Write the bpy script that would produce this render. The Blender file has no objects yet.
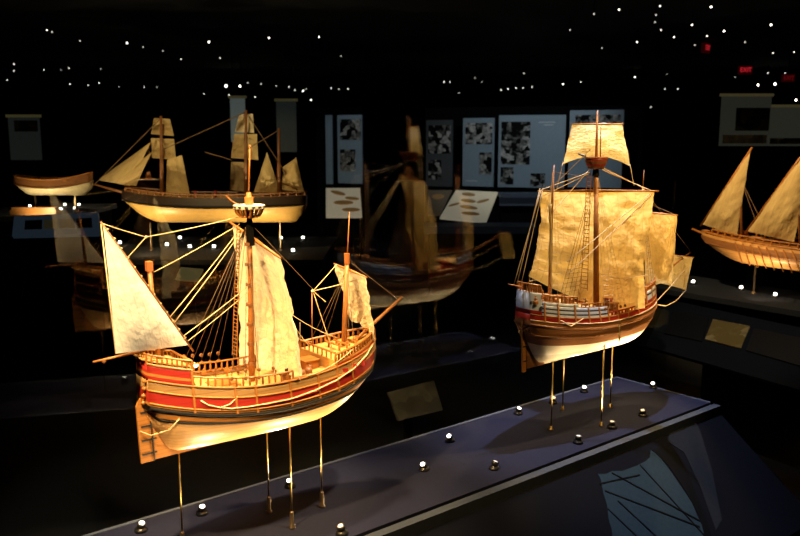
import bpy, bmesh, math, random
from mathutils import Vector, Matrix
from mathutils import noise as mnoise
random.seed(7)
scene = bpy.context.scene
C = bpy.data.collections.new('gallery'); scene.collection.children.link(C)
PI = math.pi

# ------------------------------------------------------------------ camera geometry
F = 820.0; HY = 135.0; CX, CY = 400.0, 268.0
PITCH = math.atan((CY-HY)/F); SP, CP = math.sin(PITCH), math.cos(PITCH)
CAMZ = 1.7; PZ = 0.5
ANG = math.radians(39)
D = Vector((math.cos(ANG), math.sin(ANG), 0)); N = Vector((-math.sin(ANG), math.cos(ANG), 0))
def ray(x, y):
    u = (x-CX)/F; v = (CY-y)/F
    return Vector((u, CP+v*SP, v*CP-SP))
def ground(x, y, z=PZ):
    r = ray(x, y); t = (z-CAMZ)/r.z
    return Vector((r.x*t, r.y*t, z))
def at(x, y, Y):
    r = ray(x, y); t = Y/r.y
    return Vector((r.x*t, Y, CAMZ+r.z*t))
def hit(x, y, P, n):
    r = ray(x, y); o = Vector((0, 0, CAMZ)); t = (P-o).dot(n)/r.dot(n)
    return o+r*t
def case(a, b, z): return D*a+N*b+Vector((0, 0, z))
OL = Vector((-0.446, 2.3824, 0)); OR = Vector((0.7796, 3.3700, 0))
def cl(x, y, o, off=0.0):            # point on the ship's centre plane (shifted sideways) -> local
    P = hit(x, y, o+N*off, N); d = P-o
    return Vector((d.dot(D), off, P.z))
def ath(x, y, o, lx):                # point on an athwartship plane -> local
    P = hit(x, y, o+D*lx, D); d = P-o
    return Vector((lx, d.dot(N), P.z))

# ------------------------------------------------------------------ materials
MATS = {}
def nt(name):
    m = bpy.data.materials.new(name); m.use_nodes = True
    t = m.node_tree; b = t.nodes['Principled BSDF']
    return m, t, b
def mat(name, col, rough=.5, metal=0, emit=None, es=0, spec=.5):
    if name in MATS: return MATS[name]
    m, t, b = nt(name)
    b.inputs['Base Color'].default_value = (*col, 1); b.inputs['Roughness'].default_value = rough
    b.inputs['Metallic'].default_value = metal; b.inputs['Specular IOR Level'].default_value = spec
    if emit: b.inputs['Emission Color'].default_value = (*emit, 1); b.inputs['Emission Strength'].default_value = es
    nz = t.nodes.new('ShaderNodeTexNoise'); nz.inputs['Scale'].default_value = 60
    tc = t.nodes.new('ShaderNodeTexCoord'); t.links.new(tc.outputs['Object'], nz.inputs['Vector'])
    mx = t.nodes.new('ShaderNodeMix'); mx.data_type = 'RGBA'; mx.blend_type = 'MULTIPLY'; mx.inputs[0].default_value = .35
    mx.inputs[6].default_value = (*col, 1); t.links.new(nz.outputs['Fac'], mx.inputs[7]); t.links.new(mx.outputs[2], b.inputs['Base Color'])
    MATS[name] = m; return m
def wood(name, col, col2, plank=.009, rough=.42, line=.35, spec=.4):
    """planked timber: strakes run lengthwise, grain stretched along local x"""
    if name in MATS: return MATS[name]
    m, t, b = nt(name); N_ = t.nodes; L = t.links
    tc = N_.new('ShaderNodeTexCoord')
    mp = N_.new('ShaderNodeMapping'); mp.inputs['Scale'].default_value = (9, 60, 90); L.new(tc.outputs['Object'], mp.inputs['Vector'])
    nz = N_.new('ShaderNodeTexNoise'); nz.inputs['Scale'].default_value = 1.0; nz.inputs['Detail'].default_value = 5; L.new(mp.outputs[0], nz.inputs['Vector'])
    mx = N_.new('ShaderNodeMix'); mx.data_type = 'RGBA'; L.new(nz.outputs['Fac'], mx.inputs[0])
    mx.inputs[6].default_value = (*col, 1); mx.inputs[7].default_value = (*col2, 1)
    sx = N_.new('ShaderNodeSeparateXYZ'); L.new(tc.outputs['Object'], sx.inputs[0])
    d = N_.new('ShaderNodeMath'); d.operation = 'DIVIDE'; d.inputs[1].default_value = plank; L.new(sx.outputs['Z'], d.inputs[0])
    f = N_.new('ShaderNodeMath'); f.operation = 'FRACT'; L.new(d.outputs[0], f.inputs[0])
    lt = N_.new('ShaderNodeMath'); lt.operation = 'LESS_THAN'; lt.inputs[1].default_value = .14; L.new(f.outputs[0], lt.inputs[0])
    ml = N_.new('ShaderNodeMath'); ml.operation = 'MULTIPLY'; ml.inputs[1].default_value = line; L.new(lt.outputs[0], ml.inputs[0])
    m2 = N_.new('ShaderNodeMix'); m2.data_type = 'RGBA'; L.new(ml.outputs[0], m2.inputs[0]); L.new(mx.outputs[2], m2.inputs[6])
    m2.inputs[7].default_value = (col2[0]*.25, col2[1]*.2, col2[2]*.2, 1)
    L.new(m2.outputs[2], b.inputs['Base Color']); b.inputs['Roughness'].default_value = rough; b.inputs['Specular IOR Level'].default_value = spec
    MATS[name] = m; return m
def sailcloth(name, col, col2, trans=.45, seam=14.0, bump=.6):
    if name in MATS: return MATS[name]
    m, t, b = nt(name); N_ = t.nodes; L = t.links
    out = N_['Material Output']; N_.remove(b)
    tc = N_.new('ShaderNodeTexCoord'); uv = tc.outputs['UV']
    n1 = N_.new('ShaderNodeTexNoise'); n1.inputs['Scale'].default_value = 5; n1.inputs['Detail'].default_value = 4; L.new(uv, n1.inputs['Vector'])
    mx = N_.new('ShaderNodeMix'); mx.data_type = 'RGBA'; L.new(n1.outputs['Fac'], mx.inputs[0]); mx.inputs[6].default_value = (*col, 1); mx.inputs[7].default_value = (*col2, 1)
    sx = N_.new('ShaderNodeSeparateXYZ'); L.new(uv, sx.inputs[0])
    d = N_.new('ShaderNodeMath'); d.operation = 'MULTIPLY'; d.inputs[1].default_value = seam; L.new(sx.outputs['X'], d.inputs[0])
    f = N_.new('ShaderNodeMath'); f.operation = 'FRACT'; L.new(d.outputs[0], f.inputs[0])
    lt = N_.new('ShaderNodeMath'); lt.operation = 'LESS_THAN'; lt.inputs[1].default_value = .09; L.new(f.outputs[0], lt.inputs[0])
    ml = N_.new('ShaderNodeMath'); ml.operation = 'MULTIPLY'; ml.inputs[1].default_value = .22; L.new(lt.outputs[0], ml.inputs[0])
    m2 = N_.new('ShaderNodeMix'); m2.data_type = 'RGBA'; L.new(ml.outputs[0], m2.inputs[0]); L.new(mx.outputs[2], m2.inputs[6]); m2.inputs[7].default_value = (col2[0]*.4, col2[1]*.35, col2[2]*.3, 1)
    n2 = N_.new('ShaderNodeTexNoise'); n2.inputs['Scale'].default_value = 16; n2.inputs['Detail'].default_value = 3; L.new(uv, n2.inputs['Vector'])
    bp = N_.new('ShaderNodeBump'); bp.inputs['Strength'].default_value = bump; bp.inputs['Distance'].default_value = .016; L.new(n2.outputs['Fac'], bp.inputs['Height'])
    df = N_.new('ShaderNodeBsdfDiffuse'); tr = N_.new('ShaderNodeBsdfTranslucent')
    for s in (df, tr): L.new(m2.outputs[2], s.inputs['Color']); L.new(bp.outputs[0], s.inputs['Normal'])
    ms = N_.new('ShaderNodeMixShader'); ms.inputs[0].default_value = trans; L.new(df.outputs[0], ms.inputs[1]); L.new(tr.outputs[0], ms.inputs[2]); L.new(ms.outputs[0], out.inputs['Surface'])
    MATS[name] = m; return m
def glass_mat():
    m, t, b = nt('case_glass'); N_ = t.nodes; L = t.links; N_.remove(b); out = N_['Material Output']
    lw = N_.new('ShaderNodeLayerWeight'); lw.inputs['Blend'].default_value = .5
    p = N_.new('ShaderNodeMath'); p.operation = 'POWER'; p.inputs[1].default_value = 4.0; L.new(lw.outputs['Facing'], p.inputs[0])
    a = N_.new('ShaderNodeMath'); a.operation = 'MULTIPLY_ADD'; a.inputs[1].default_value = .9; a.inputs[2].default_value = .055; L.new(p.outputs[0], a.inputs[0])
    tr = N_.new('ShaderNodeBsdfTransparent'); tr.inputs['Color'].default_value = (.95, .97, .96, 1)
    gl = N_.new('ShaderNodeBsdfGlossy'); gl.inputs['Roughness'].default_value = 0.0
    ms = N_.new('ShaderNodeMixShader'); L.new(a.outputs[0], ms.inputs[0]); L.new(tr.outputs[0], ms.inputs[1]); L.new(gl.outputs[0], ms.inputs[2]); L.new(ms.outputs[0], out.inputs['Surface'])
    return m
def photo_mat(name, lo, hi, scale=6.0, seed=0.0):
    """a blotchy printed photograph"""
    if name in MATS: return MATS[name]
    m, t, b = nt(name); N_ = t.nodes; L = t.links
    tc = N_.new('ShaderNodeTexCoord'); mp = N_.new('ShaderNodeMapping'); mp.inputs['Location'].default_value = (seed, seed*.7, seed*1.3); L.new(tc.outputs['Object'], mp.inputs['Vector'])
    v = N_.new('ShaderNodeTexVoronoi'); v.distance = 'CHEBYCHEV'; v.inputs['Scale'].default_value = scale; L.new(mp.outputs[0], v.inputs['Vector'])
    n = N_.new('ShaderNodeTexNoise'); n.inputs['Scale'].default_value = scale*1.6; n.inputs['Detail'].default_value = 4; L.new(mp.outputs[0], n.inputs['Vector'])
    sx = N_.new('ShaderNodeSeparateColor'); L.new(v.outputs['Color'], sx.inputs[0])
    mu = N_.new('ShaderNodeMath'); mu.operation = 'MULTIPLY'; L.new(sx.outputs[0], mu.inputs[0]); L.new(n.outputs['Fac'], mu.inputs[1])
    rp = N_.new('ShaderNodeMapRange'); rp.inputs['From Min'].default_value = .16; rp.inputs['From Max'].default_value = .55; L.new(mu.outputs[0], rp.inputs['Value'])
    mx = N_.new('ShaderNodeMix'); mx.data_type = 'RGBA'; L.new(rp.outputs[0], mx.inputs[0]); mx.inputs[6].default_value = (*lo, 1); mx.inputs[7].default_value = (*hi, 1)
    L.new(mx.outputs[2], b.inputs['Base Color']); b.inputs['Roughness'].default_value = .7; b.inputs['Specular IOR Level'].default_value = .05
    MATS[name] = m; return m

PALE = wood('pale_planks', (.66, .38, .14), (.46, .23, .07), .011, line=.25)
TAN = wood('tan_planks', (.44, .18, .035), (.28, .10, .018), .012)
TANB = wood('tan_band', (.33, .19, .07), (.23, .115, .035), .02)
REDW = wood('red_paint', (.31, .020, .012), (.24, .014, .009), .02, line=.2)
BLK = mat('black_wale', (.012, .009, .007), .7, spec=.15)
BRN = wood('brown_planks', (.28, .12, .042), (.14, .055, .018), .0095)
OAK = wood('oak_spar', (.40, .155, .032), (.23, .08, .015), .5)
CAPW = wood('cap_orange', (.55, .19, .05), (.40, .12, .03), .5)
DKOAK = wood('dark_oak', (.26, .11, .035), (.14, .05, .016), .5)
DECK = wood('deck_planks', (.66, .40, .13), (.50, .26, .07), .5)
WHT = wood('white_bottom', (.80, .73, .58), (.70, .61, .44), .5)
BLUW = mat('pale_blue_paint', (.50, .56, .66), .5)
NAVY = mat('dark_stripe', (.03, .03, .045), .5)
IVORY = mat('ivory_paint', (.8, .72, .58), .5)
ROPE = mat('pale_rope', (.72, .52, .27), .8)
DROPE = mat('dark_rope', (.16, .09, .04), .8)
IRON = mat('black_iron', (.02, .018, .017), .5)
BRASS = mat('brass_rod', (.34, .24, .085), .4, .9)
STEEL = mat('bronze_foot', (.16, .12, .08), .35, .8)
SAILA = sailcloth('sail_cream', (.94, .86, .64), (.80, .67, .42), .25, 16, .8)
SAILW = sailcloth('sail_pale', (.80, .76, .66), (.70, .65, .54), .35, 11, .28)
SAILG = sailcloth('sail_gold', (.82, .62, .26), (.58, .40, .13), .42, 12, .5)
SAILT = sailcloth('sail_light', (.88, .78, .50), (.74, .60, .32), .42, 12, .4)
SAILB = sailcloth('sail_far', (.82, .63, .31), (.62, .44, .18), .4, 8)

# ------------------------------------------------------------------ mesh helpers
class MB:
    def __init__(s): s.v = []; s.f = []; s.m = []; s.uv = {}
    def face(s, idx, m=0): s.f.append(tuple(idx)); s.m.append(m)
    def box(s, c, size, rot=None, m=0):
        c = Vector(c); i = len(s.v); hx, hy, hz = size[0]/2, size[1]/2, size[2]/2
        for x in (-hx, hx):
            for y in (-hy, hy):
                for z in (-hz, hz):
                    p = Vector((x, y, z)); p = rot @ p if rot else p
                    s.v.append(c+p)
        for q in ((0,1,3,2),(4,6,7,5),(0,4,5,1),(2,3,7,6),(0,2,6,4),(1,5,7,3)): s.face([i+k for k in q], m)
        return s
    def tube(s, pts, r, n=6, m=0, r2=None, caps=True):
        pts = [Vector(p) for p in pts]; k = len(pts); base = len(s.v); up = Vector((.31, .17, .93))
        for j, p in enumerate(pts):
            t = (pts[min(j+1, k-1)]-pts[max(j-1, 0)])
            t = t.normalized() if t.length > 1e-9 else Vector((0, 0, 1))
            a = t.cross(up)
            if a.length < .05: a = t.cross(Vector((1, 0, 0)))
            a.normalize(); b = t.cross(a)
            rr = r if r2 is None else r+(r2-r)*j/max(1, k-1)
            if isinstance(r, (list, tuple)): rr = r[j]
            for q in range(n):
                w = 2*PI*q/n; s.v.append(p+a*math.cos(w)*rr+b*math.sin(w)*rr)
        for j in range(k-1):
            for q in range(n):
                s.face((base+j*n+q, base+j*n+(q+1) % n, base+(j+1)*n+(q+1) % n, base+(j+1)*n+q), m)
        if caps: s.face([base+q for q in range(n)][::-1], m); s.face([base+(k-1)*n+q for q in range(n)], m)
        return s
    def lathe(s, c, prof, n=20, m=0, axis=None, mats=None):
        c = Vector(c); base = len(s.v)
        M = Vector((0, 0, 1)).rotation_difference(Vector(axis)).to_matrix() if axis is not None else None
        for (r, z) in prof:
            for q in range(n):
                w = 2*PI*q/n; p = Vector((r*math.cos(w), r*math.sin(w), z)); s.v.append(c+(M @ p if M else p))
        for j in range(len(prof)-1):
            mm = mats[j] if mats else m
            for q in range(n): s.face((base+j*n+q, base+j*n+(q+1) % n, base+(j+1)*n+(q+1) % n, base+(j+1)*n+q), mm)
        s.face([base+q for q in range(n)][::-1], mats[0] if mats else m)
        s.face([base+(len(prof)-1)*n+q for q in range(n)], mats[-1] if mats else m)
        return s
    def strip(s, A, B, m=0):
        i = len(s.v); n = len(A); s.v += [Vector(p) for p in A]+[Vector(p) for p in B]
        for k in range(n-1): s.face((i+k, i+k+1, i+n+k+1, i+n+k), m)
        return s
    def prism(s, poly, off, m=0):
        i = len(s.v); n = len(poly); off = Vector(off); s.v += [Vector(p) for p in poly]+[Vector(p)+off for p in poly]
        s.face(range(i, i+n), m); s.face([i+n+k for k in range(n)][::-1], m)
        for k in range(n): s.face((i+k, i+n+k, i+n+(k+1) % n, i+(k+1) % n), m)
        return s
    def build(s, name, mats, parent=None, off=(0, 0, 0), smooth=False, solid=0.0, clean=False, subs=0):
        me = bpy.data.meshes.new(name); off = Vector(off)
        me.from_pydata([tuple(v-off) for v in s.v], [], s.f)
        for mm in (mats if isinstance(mats, (list, tuple)) else [mats]): me.materials.append(mm)
        for p, k in zip(me.polygons, s.m): p.material_index = k; p.use_smooth = smooth
        if s.uv:
            ul = me.uv_layers.new(name='UVMap')
            for l in me.loops: ul.data[l.index].uv = s.uv.get(l.vertex_index, (0, 0))
        b = bmesh.new(); b.from_mesh(me)
        if clean:
            bmesh.ops.remove_doubles(b, verts=b.verts, dist=2e-5); bmesh.ops.dissolve_degenerate(b, edges=b.edges, dist=1e-5)
        bmesh.ops.recalc_face_normals(b, faces=b.faces); b.to_mesh(me); b.free()
        me.update()
        o = bpy.data.objects.new(name, me); C.objects.link(o)
        if parent: o.parent = parent
        if solid:
            md = o.modifiers.new('solid', 'SOLIDIFY'); md.thickness = solid; md.offset = 0
        return o
def empty(name, loc, rz=0.0, label=None, cat=None, group=None):
    o = bpy.data.objects.new(name, None); o.empty_display_size = .05; C.objects.link(o)
    o.location = loc; o.rotation_euler = (0, 0, rz)
    return tag(o, label, cat, group)
def tag(o, label=None, cat=None, group=None, kind=None):
    if label: o['label'] = label
    if cat: o['category'] = cat
    if group: o['group'] = group
    if kind: o['kind'] = kind
    return o
def lerp(a, b, t): return a+(b-a)*t
def sag(a, b, s=0.0, n=8):
    a, b = Vector(a), Vector(b)
    return [a.lerp(b, i/n)+Vector((0, 0, -s*4*(i/n)*(1-i/n))) for i in range(n+1)]

# ------------------------------------------------------------------ ship builder
class Ship:
    def __init__(s, root, zb, x0, x1, hw, zk, zw, sa, sf, wt, ztr, aft=.12, fwd=.3, xm=.05, ztop=None, tumble=.12, stem=None, full=.62):
        s.root, s.off = root, Vector((0, 0, zb)); s.x0, s.x1, s.hw, s.zk0, s.zw, s.sa, s.sf, s.wt, s.ztr = x0, x1, hw, zk, zw, sa, sf, wt, ztr
        s.aft, s.fwd, s.xm, s.tumble, s.full = aft, fwd, xm, tumble, full; s.ztop = ztop or zw+.1; s.stem = stem or zw+.09
    def S(s, x):
        return s.sa*((s.xm-x)/(s.xm-s.x0))**2 if x < s.xm else s.sf*((x-s.xm)/(s.x1-s.xm))**2
    def lev(s, base, x):
        k = max(0, min(1, (base-s.zk0)/(s.zw-s.zk0)))
        return base+s.S(x)*k
    def keelz(s, x):
        t = (x-s.x0)/(s.x1-s.x0)
        if t < s.aft: return s.zk0+(s.ztr-s.zk0)*max(0, 1-t/s.aft)**1.7
        if t > 1-s.fwd: return s.zk0+(s.stem-s.zk0)*((t-1+s.fwd)/s.fwd)**1.9
        return s.zk0
    def plan(s, x):
        t = max(0, min(1, (x-s.x0)/(s.x1-s.x0)))
        if t < .5: return s.hw*(s.wt+(1-s.wt)*math.sin(PI/2*t/.5)**.8)
        return s.hw*max(0, 1-((t-.5)/.5)**2.7)**s.full
    def B(s, x, z):
        zk, P = s.keelz(x), s.plan(x); zw = s.lev(s.zw, x)
        if z <= zk+1e-6: return 0.0
        if z < zw:
            v = (z-zk)/(zw-zk); t = (x-s.x0)/(s.x1-s.x0)
            e = 2.6 if .2 < t < .75 else (1.5+1.1*t/.2 if t <= .2 else 2.6-1.3*(t-.75)/.25)
            return P*max(0, 1-(1-v)**e)**.6
        return P*(1-s.tumble*min(1.6, (z-zw)/(s.ztop-zw+s.S(x))))
    def mb(s): return MB()
    def part(s, mb, name, m, parent=None, **k): return mb.build(name, m, parent or s.root, s.off, **k)
    def side(s, bands, name, mats, xa=None, xb=None, ns=44, sides=(-1, 1), transom=True, eps=0.0, topf=None, parent=None, solid=.004):
        """bands: [(zlow, zhigh, material index)] at midship, carried along the sheer"""
        xa = s.x0 if xa is None else xa; xb = s.x1 if xb is None else xb; mb = MB()
        xs = [lerp(xa, xb, 1-(1-i/ns)**1.25) for i in range(ns+1)]
        def z_of(zb, x):
            z = s.lev(zb, x)
            if topf: z = topf(zb, x)
            return max(z, s.keelz(x))
        for sd in sides:
            for (zl, zh, mi) in bands:
                rows = max(2, int((zh-zl)/.008))
                for r in range(rows):
                    A = []; Bv = []
                    for x in xs:
                        a = z_of(lerp(zl, zh, r/rows), x); b = z_of(lerp(zl, zh, (r+1)/rows), x)
                        A.append((x, sd*(s.B(x, a)+eps), a)); Bv.append((x, sd*(s.B(x, b)+eps), b))
                    mb.strip(A, Bv, mi)
        if transom and xa == s.x0:
            for (zl, zh, mi) in bands:
                a, b = z_of(zl, xa), z_of(zh, xa)
                if b-a < 1e-5: continue
                ya, yb = s.B(xa, a+1e-5)+eps, s.B(xa, b)+eps
                i = len(mb.v); mb.v += [Vector((xa, -ya, a)), Vector((xa, ya, a)), Vector((xa, yb, b)), Vector((xa, -yb, b))]; mb.face((i, i+1, i+2, i+3), mi)
        return s.part(mb, name, mats, parent, smooth=True, solid=solid, clean=True)
    def line(s, zb, xa, xb, sd, n=30, out=0.0, dz=0.0):
        r = []
        for i in range(n+1):
            x = lerp(xa, xb, i/n); z = max(s.lev(zb, x), s.keelz(x)+.001)
            r.append(Vector((x, sd*(s.B(x, z)+out), z+dz)))
        return r
    def wale(s, zb, m, r=.004, xa=None, xb=None, name='wale', sides=(-1, 1), out=.002):
        for sd in sides: s.part(MB().tube(s.line(zb, s.x0 if xa is None else xa, s.x1-.004 if xb is None else xb, sd, out=out), r, 6), name, m, smooth=True)
    def deck(s, zb, xa, xb, m=DECK, name='deck'):
        mb = MB(); n = 20; A = []; Bv = []
        for i in range(n+1):
            x = lerp(xa, xb, i/n); z = s.lev(zb, x); y = max(.001, s.B(x, z)-.003)
            A.append((x, -y, z)); Bv.append((x, y, z))
        mb.strip(A, Bv); return s.part(mb, name, m, solid=.004)
    def railing(s, zb, xa, xb, h, npost, m, sd, rt=.0028, rp=.002, mid=False, dz=0.0, name='railing'):
        mb = MB(); low = s.line(zb, xa, xb, sd, 24, -.003, dz)
        top = [p+Vector((0, 0, h)) for p in low]
        mb.tube(top, rt, 6); mb.tube([p+Vector((0, 0, .001)) for p in low], rt*.8, 6)
        if mid: mb.tube([p+Vector((0, 0, h*.5)) for p in low], rt*.6, 5)
        for k in range(npost+1):
            x = lerp(xa, xb, k/npost); z = s.lev(zb, x)+dz; y = sd*(s.B(x, s.lev(zb, x))-.003)
            mb.tube([(x, y, z), (x, y, z+h*.45), (x, y, z+h)], [rp, rp*1.7, rp], 5)
        return s.part(mb, name, m)
    def rib(s, x, zl, zh, m, sd=-1, w=.006, name='rib'):
        mb = MB(); pts = [(lerp(zl, zh, k/8)) for k in range(9)]; A = []
        for dx in (-w/2, w/2):
            for o in (-.002, .0045):
                A.append([Vector((x+dx, sd*(s.B(x, s.lev(z, x))+o), s.lev(z, x))) for z in pts])
        mb.strip(A[1], A[3]); mb.strip(A[0], A[1]); mb.strip(A[2], A[3])
        return s.part(mb, name, m)
    def spar(s, pts, r, m, name, r2=None, n=8, parent=None): return s.part(MB().tube(pts, r, n, r2=r2), name, m, parent, smooth=True)
    def rope(s, pts, r=.0013, m=None, name='stay'): return s.part(MB().tube(pts, r, 5), name, m or ROPE, smooth=True)
    def ropes(s, lst, r=.0013, m=None, name='stay', sg=0.0):
        for a, b in lst: s.rope(sag(a, b, sg*(Vector(b)-Vector(a)).length, 6), r, m, name)
    def shroud_ladder(s, top, bots, m, r=.001, rungs=16, zfrom=.05, name='shroud', rm=None):
        mb = MB(); top = Vector(top); bots = [Vector(b) for b in bots]
        spread = (bots[-1]-bots[0])*.09
        tops = [top+spread*(k/max(1, len(bots)-1)-.5) for k in range(len(bots))]
        for t_, b_ in zip(tops, bots): mb.tube([t_, b_], r, 5)
        for k in range(rungs):
            f = zfrom+(1-zfrom-.06)*k/(rungs-1)
            mb.tube([t_.lerp(b_, f) for t_, b_ in zip(tops, bots)], r*.8, 4)
        return s.part(mb, name, m)
    def sail(s, P, bulge, m, name='sail', nu=28, nv=36, wr=.006, seed=0, foot=0.0, leech=0.0, folds=0.0, nfold=6, pinch=None):
        """P: top-left, top-right, bottom-left, bottom-right in ship space; bulge: vector"""
        tl, tr, bl, br = [Vector(p) for p in P]; mb = MB(); bulge = Vector(bulge); bd = bulge.normalized()
        side_ = (tr-tl).normalized()
        for j in range(nv+1):
            v = j/nv
            for i in range(nu+1):
                u = i/nu
                p = tl.lerp(tr, u).lerp(bl.lerp(br, u), v)
                p += bulge*(math.sin(PI*u)**.8)*(math.sin(PI*min(1, v*.86+.02))**.9)
                p += Vector((0, 0, foot*4*u*(1-u)*v*v))
                p -= side_*leech*math.sin(PI*v)*(u-.5)*2
                q = Vector((u*4+seed*3.1, v*6+seed, seed*1.7))
                ed = min(1, 6*v+.1)
                p += bd*(wr*ed*(mnoise.noise(q)+.6*mnoise.noise(q*2.3)+.35*mnoise.noise(q*5)))
                if folds: p += bd*folds*math.sin(2*PI*nfold*u+1.5*math.sin(v*3+seed))*(.35+.65*v)
                mb.v.append(p); mb.uv[len(mb.v)-1] = (u, v)
        for j in range(nv):
            for i in range(nu):
                a = j*(nu+1)+i; mb.face((a, a+1, a+nu+2, a+nu+1))
        return s.part(mb, name, m, smooth=True)
    def tri_sail(s, P, bulge, m, name='sail', n=26, wr=.004, seed=0, hollow=.0):
        """triangular sail: peak, tack, clew"""
        a, b, c = [Vector(p) for p in P]; bulge = Vector(bulge); bd = bulge.normalized(); mb = MB(); idx = {}
        cen = (a+b+c)/3
        for i in range(n+1):
            for j in range(n+1-i):
                k = n-i-j; u, v, w = i/n, j/n, k/n
                p = a*u+b*v+c*w
                p += bulge*min(1, 27*u*v*w+2.2*(v*w)*.3+2.2*(u*w)*.3)
                p += (cen-p)*hollow*4*u*w
                q = Vector((v*5+seed, u*7, w*5+seed*2)); p += bd*wr*(mnoise.noise(q)+.7*mnoise.noise(q*2.2))*(1-abs(max(u, v, w)-.3))
                idx[i, j] = len(mb.v); mb.v.append(p); mb.uv[len(mb.v)-1] = (v*.9+u*.3, u)
        for i in range(n):
            for j in range(n-i):
                mb.face((idx[i, j], idx[i+1, j], idx[i, j+1]))
                if i+j < n-1: mb.face((idx[i+1, j], idx[i+1, j+1], idx[i, j+1]))
        return s.part(mb, name, m, smooth=True)

# ================================================================== the carrack on the left
ZB = .79
rootL = empty('sailing_ship_model', (OL.x, OL.y, ZB), ANG, 'red and tan wooden ship model with white triangular mizzen sail, nearest on the platform', 'ship model')
L = Ship(rootL, ZB, -.335, .465, .13, .812, .905, .06, .045, .32, .952, aft=.11, fwd=.37, ztop=1.0, stem=1.005, full=.8)
cl_ = lambda x, y, off=0.0: cl(x, y, OL, off)
ah = lambda x, y, lx: ath(x, y, OL, lx)
L.side([(.812, .884, 0), (.884, .891, 1), (.891, .900, 2), (.900, .914, 1), (.914, .924, 2), (.924, .956, 3), (.956, .985, 4)], 'hull', [PALE, BLK, TAN, REDW, TANB])
L.wale(.887, BLK, .0035); L.wale(.907, BLK, .005); L.wale(.921, TAN, .003); L.wale(.957, TAN, .003); L.wale(.985, OAK, .0035)
# keel, stem, sternpost, deadwood
kp = [(x, 0, L.keelz(x)-.004) for x in [lerp(-.29, .462, i/36) for i in range(37)]]
mb = MB()
for y in (-.004,): mb.strip([(p[0], -.004, p[2]-.006) for p in kp], [(p[0], .004, p[2]-.006) for p in kp]); mb.strip([(p[0], -.004, p[2]+.006) for p in kp], [(p[0], -.004, p[2]-.006) for p in kp]); mb.strip([(p[0], .004, p[2]+.006) for p in kp], [(p[0], .004, p[2]-.006) for p in kp])
L.part(mb, 'keel', OAK)
L.part(MB().prism([(-.312, -.005, .803), (-.20, -.005, .803), (-.20, -.005, .83), (-.285, -.005, .95), (-.318, -.005, .965)], (0, .01, 0)), 'deadwood', TAN)
rud = L.part(MB().prism([(-.352, -.004, .800), (-.314, -.004, .800), (-.322, -.004, .975), (-.346, -.004, .985), (-.358, -.004, .965)], (0, .008, 0)), 'rudder', TAN)
for k in range(4):
    z = .825+.04*k
    L.part(MB().box((-.327, 0, z), (.042, .0125, .0045)).tube([(-.316-.002*k, -.007, z-.008), (-.316-.002*k, -.007, z+.008)], .0025), 'hinge', IRON, rud)
L.part(MB().tube([(-.316, -.0075, .80), (-.323, -.0075, .97)], .0018), 'rudder_gap_line', IRON, rud)
# decks
L.deck(.966, -.26, .25); L.deck(1.040, -.345, -.225, name='quarter_deck'); L.deck(1.0, .235, .44, name='forecastle_deck')
# aft castle bulwark
def castle(zb, x): return L.lev(zb, x)
L.side([(.985, .998, 0), (.998, 1.006, 1), (1.006, 1.030, 0)], 'aft_castle', [REDW, TAN], xa=L.x0, xb=-.222, ns=12)
for sd in (-1, 1):
    L.railing(1.030, L.x0, -.222, .026, 9, OAK, sd, .0032)
    L.railing(.985, -.222, .075, .027, 15, OAK, sd, .003, .0022)
    L.part(MB().tube(L.line(1.030, L.x0, -.222, sd, 14, .001), .0035), 'castle_rail', OAK)
L.railing(.966, -.222, -.221, .07, 1, OAK, 1)
mb = MB(); zt = L.lev(1.03, -.224); yb = L.B(-.224, zt)
mb.box((-.224, 0, L.lev(1.0, -.224)), (.005, yb*2, .075)); L.part(mb, 'castle_bulkhead', DECK)
mb = MB()
for k in range(9): mb.tube([(-.222, lerp(-yb, yb, k/8), zt), (-.222, lerp(-yb, yb, k/8), zt+.026)], .002)
mb.tube([(-.222, -yb, zt+.026), (-.222, yb, zt+.026)], .003); L.part(mb, 'railing', OAK)
mb = MB(); ys = L.B(L.x0, L.lev(1.03, L.x0)); zs = L.lev(1.03, L.x0)
for k in range(5): mb.tube([(L.x0, lerp(-ys, ys, k/4), zs), (L.x0, lerp(-ys, ys, k/4), zs+.026)], .002)
mb.tube([(L.x0, -ys, zs+.026), (L.x0, ys, zs+.026)], .003); L.part(mb, 'railing', OAK)
# stern ornaments, carved steps down the transom
for k in range(4):
    z = .975+.022*k
    L.part(MB().lathe((L.x0-.006, -.012-.006*k, z), [(.001, -.006), (.006, -.003), (.007, .002), (.002, .007)], 8), 'stern_ornament', OAK, smooth=True)
# ribs (riders)
for x in (-.225, -.11, -.05, .06, .16, .235, .30): L.rib(x, .905, 1.028 if x < -.2 else (.99 if x < .2 else 1.0), OAK); L.rib(x, .905, .99, OAK, 1)
# low waist bulwark and forecastle
L.side([(.985, .992, 0)], 'bulwark', [TAN], xa=.075, xb=.235, ns=8, transom=False, sides=(-1,))
L.side([(.985, .992, 0)], 'bulwark', [TAN], xa=.075, xb=.235, ns=8, transom=False, sides=(1,))
L.side([(.985, .993, 0), (.993, .999, 1)], 'forecastle', [REDW, OAK], xa=.235, xb=L.x1, ns=18, transom=False)
for sd in (-1, 1):
    L.railing(.999, .235, .452, .024, 15, OAK, sd, .004, .003, name='forecastle_railing')
    for k in range(3):
        x = .25+.04*k; z = L.lev(.965, x)
        L.part(MB().box((x+.012, sd*(L.B(x+.012, z)+.0012), z-.002), (.028, .004, .022), Matrix.Rotation(-sd*(-.2-.25*k), 3, 'Z')), 'red_panel', REDW)
mb = MB().box((.236, 0, .988), (.005, .21, .05)); L.part(mb, 'forecastle_bulkhead', DECK)
mb = MB(); yf = .1
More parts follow.
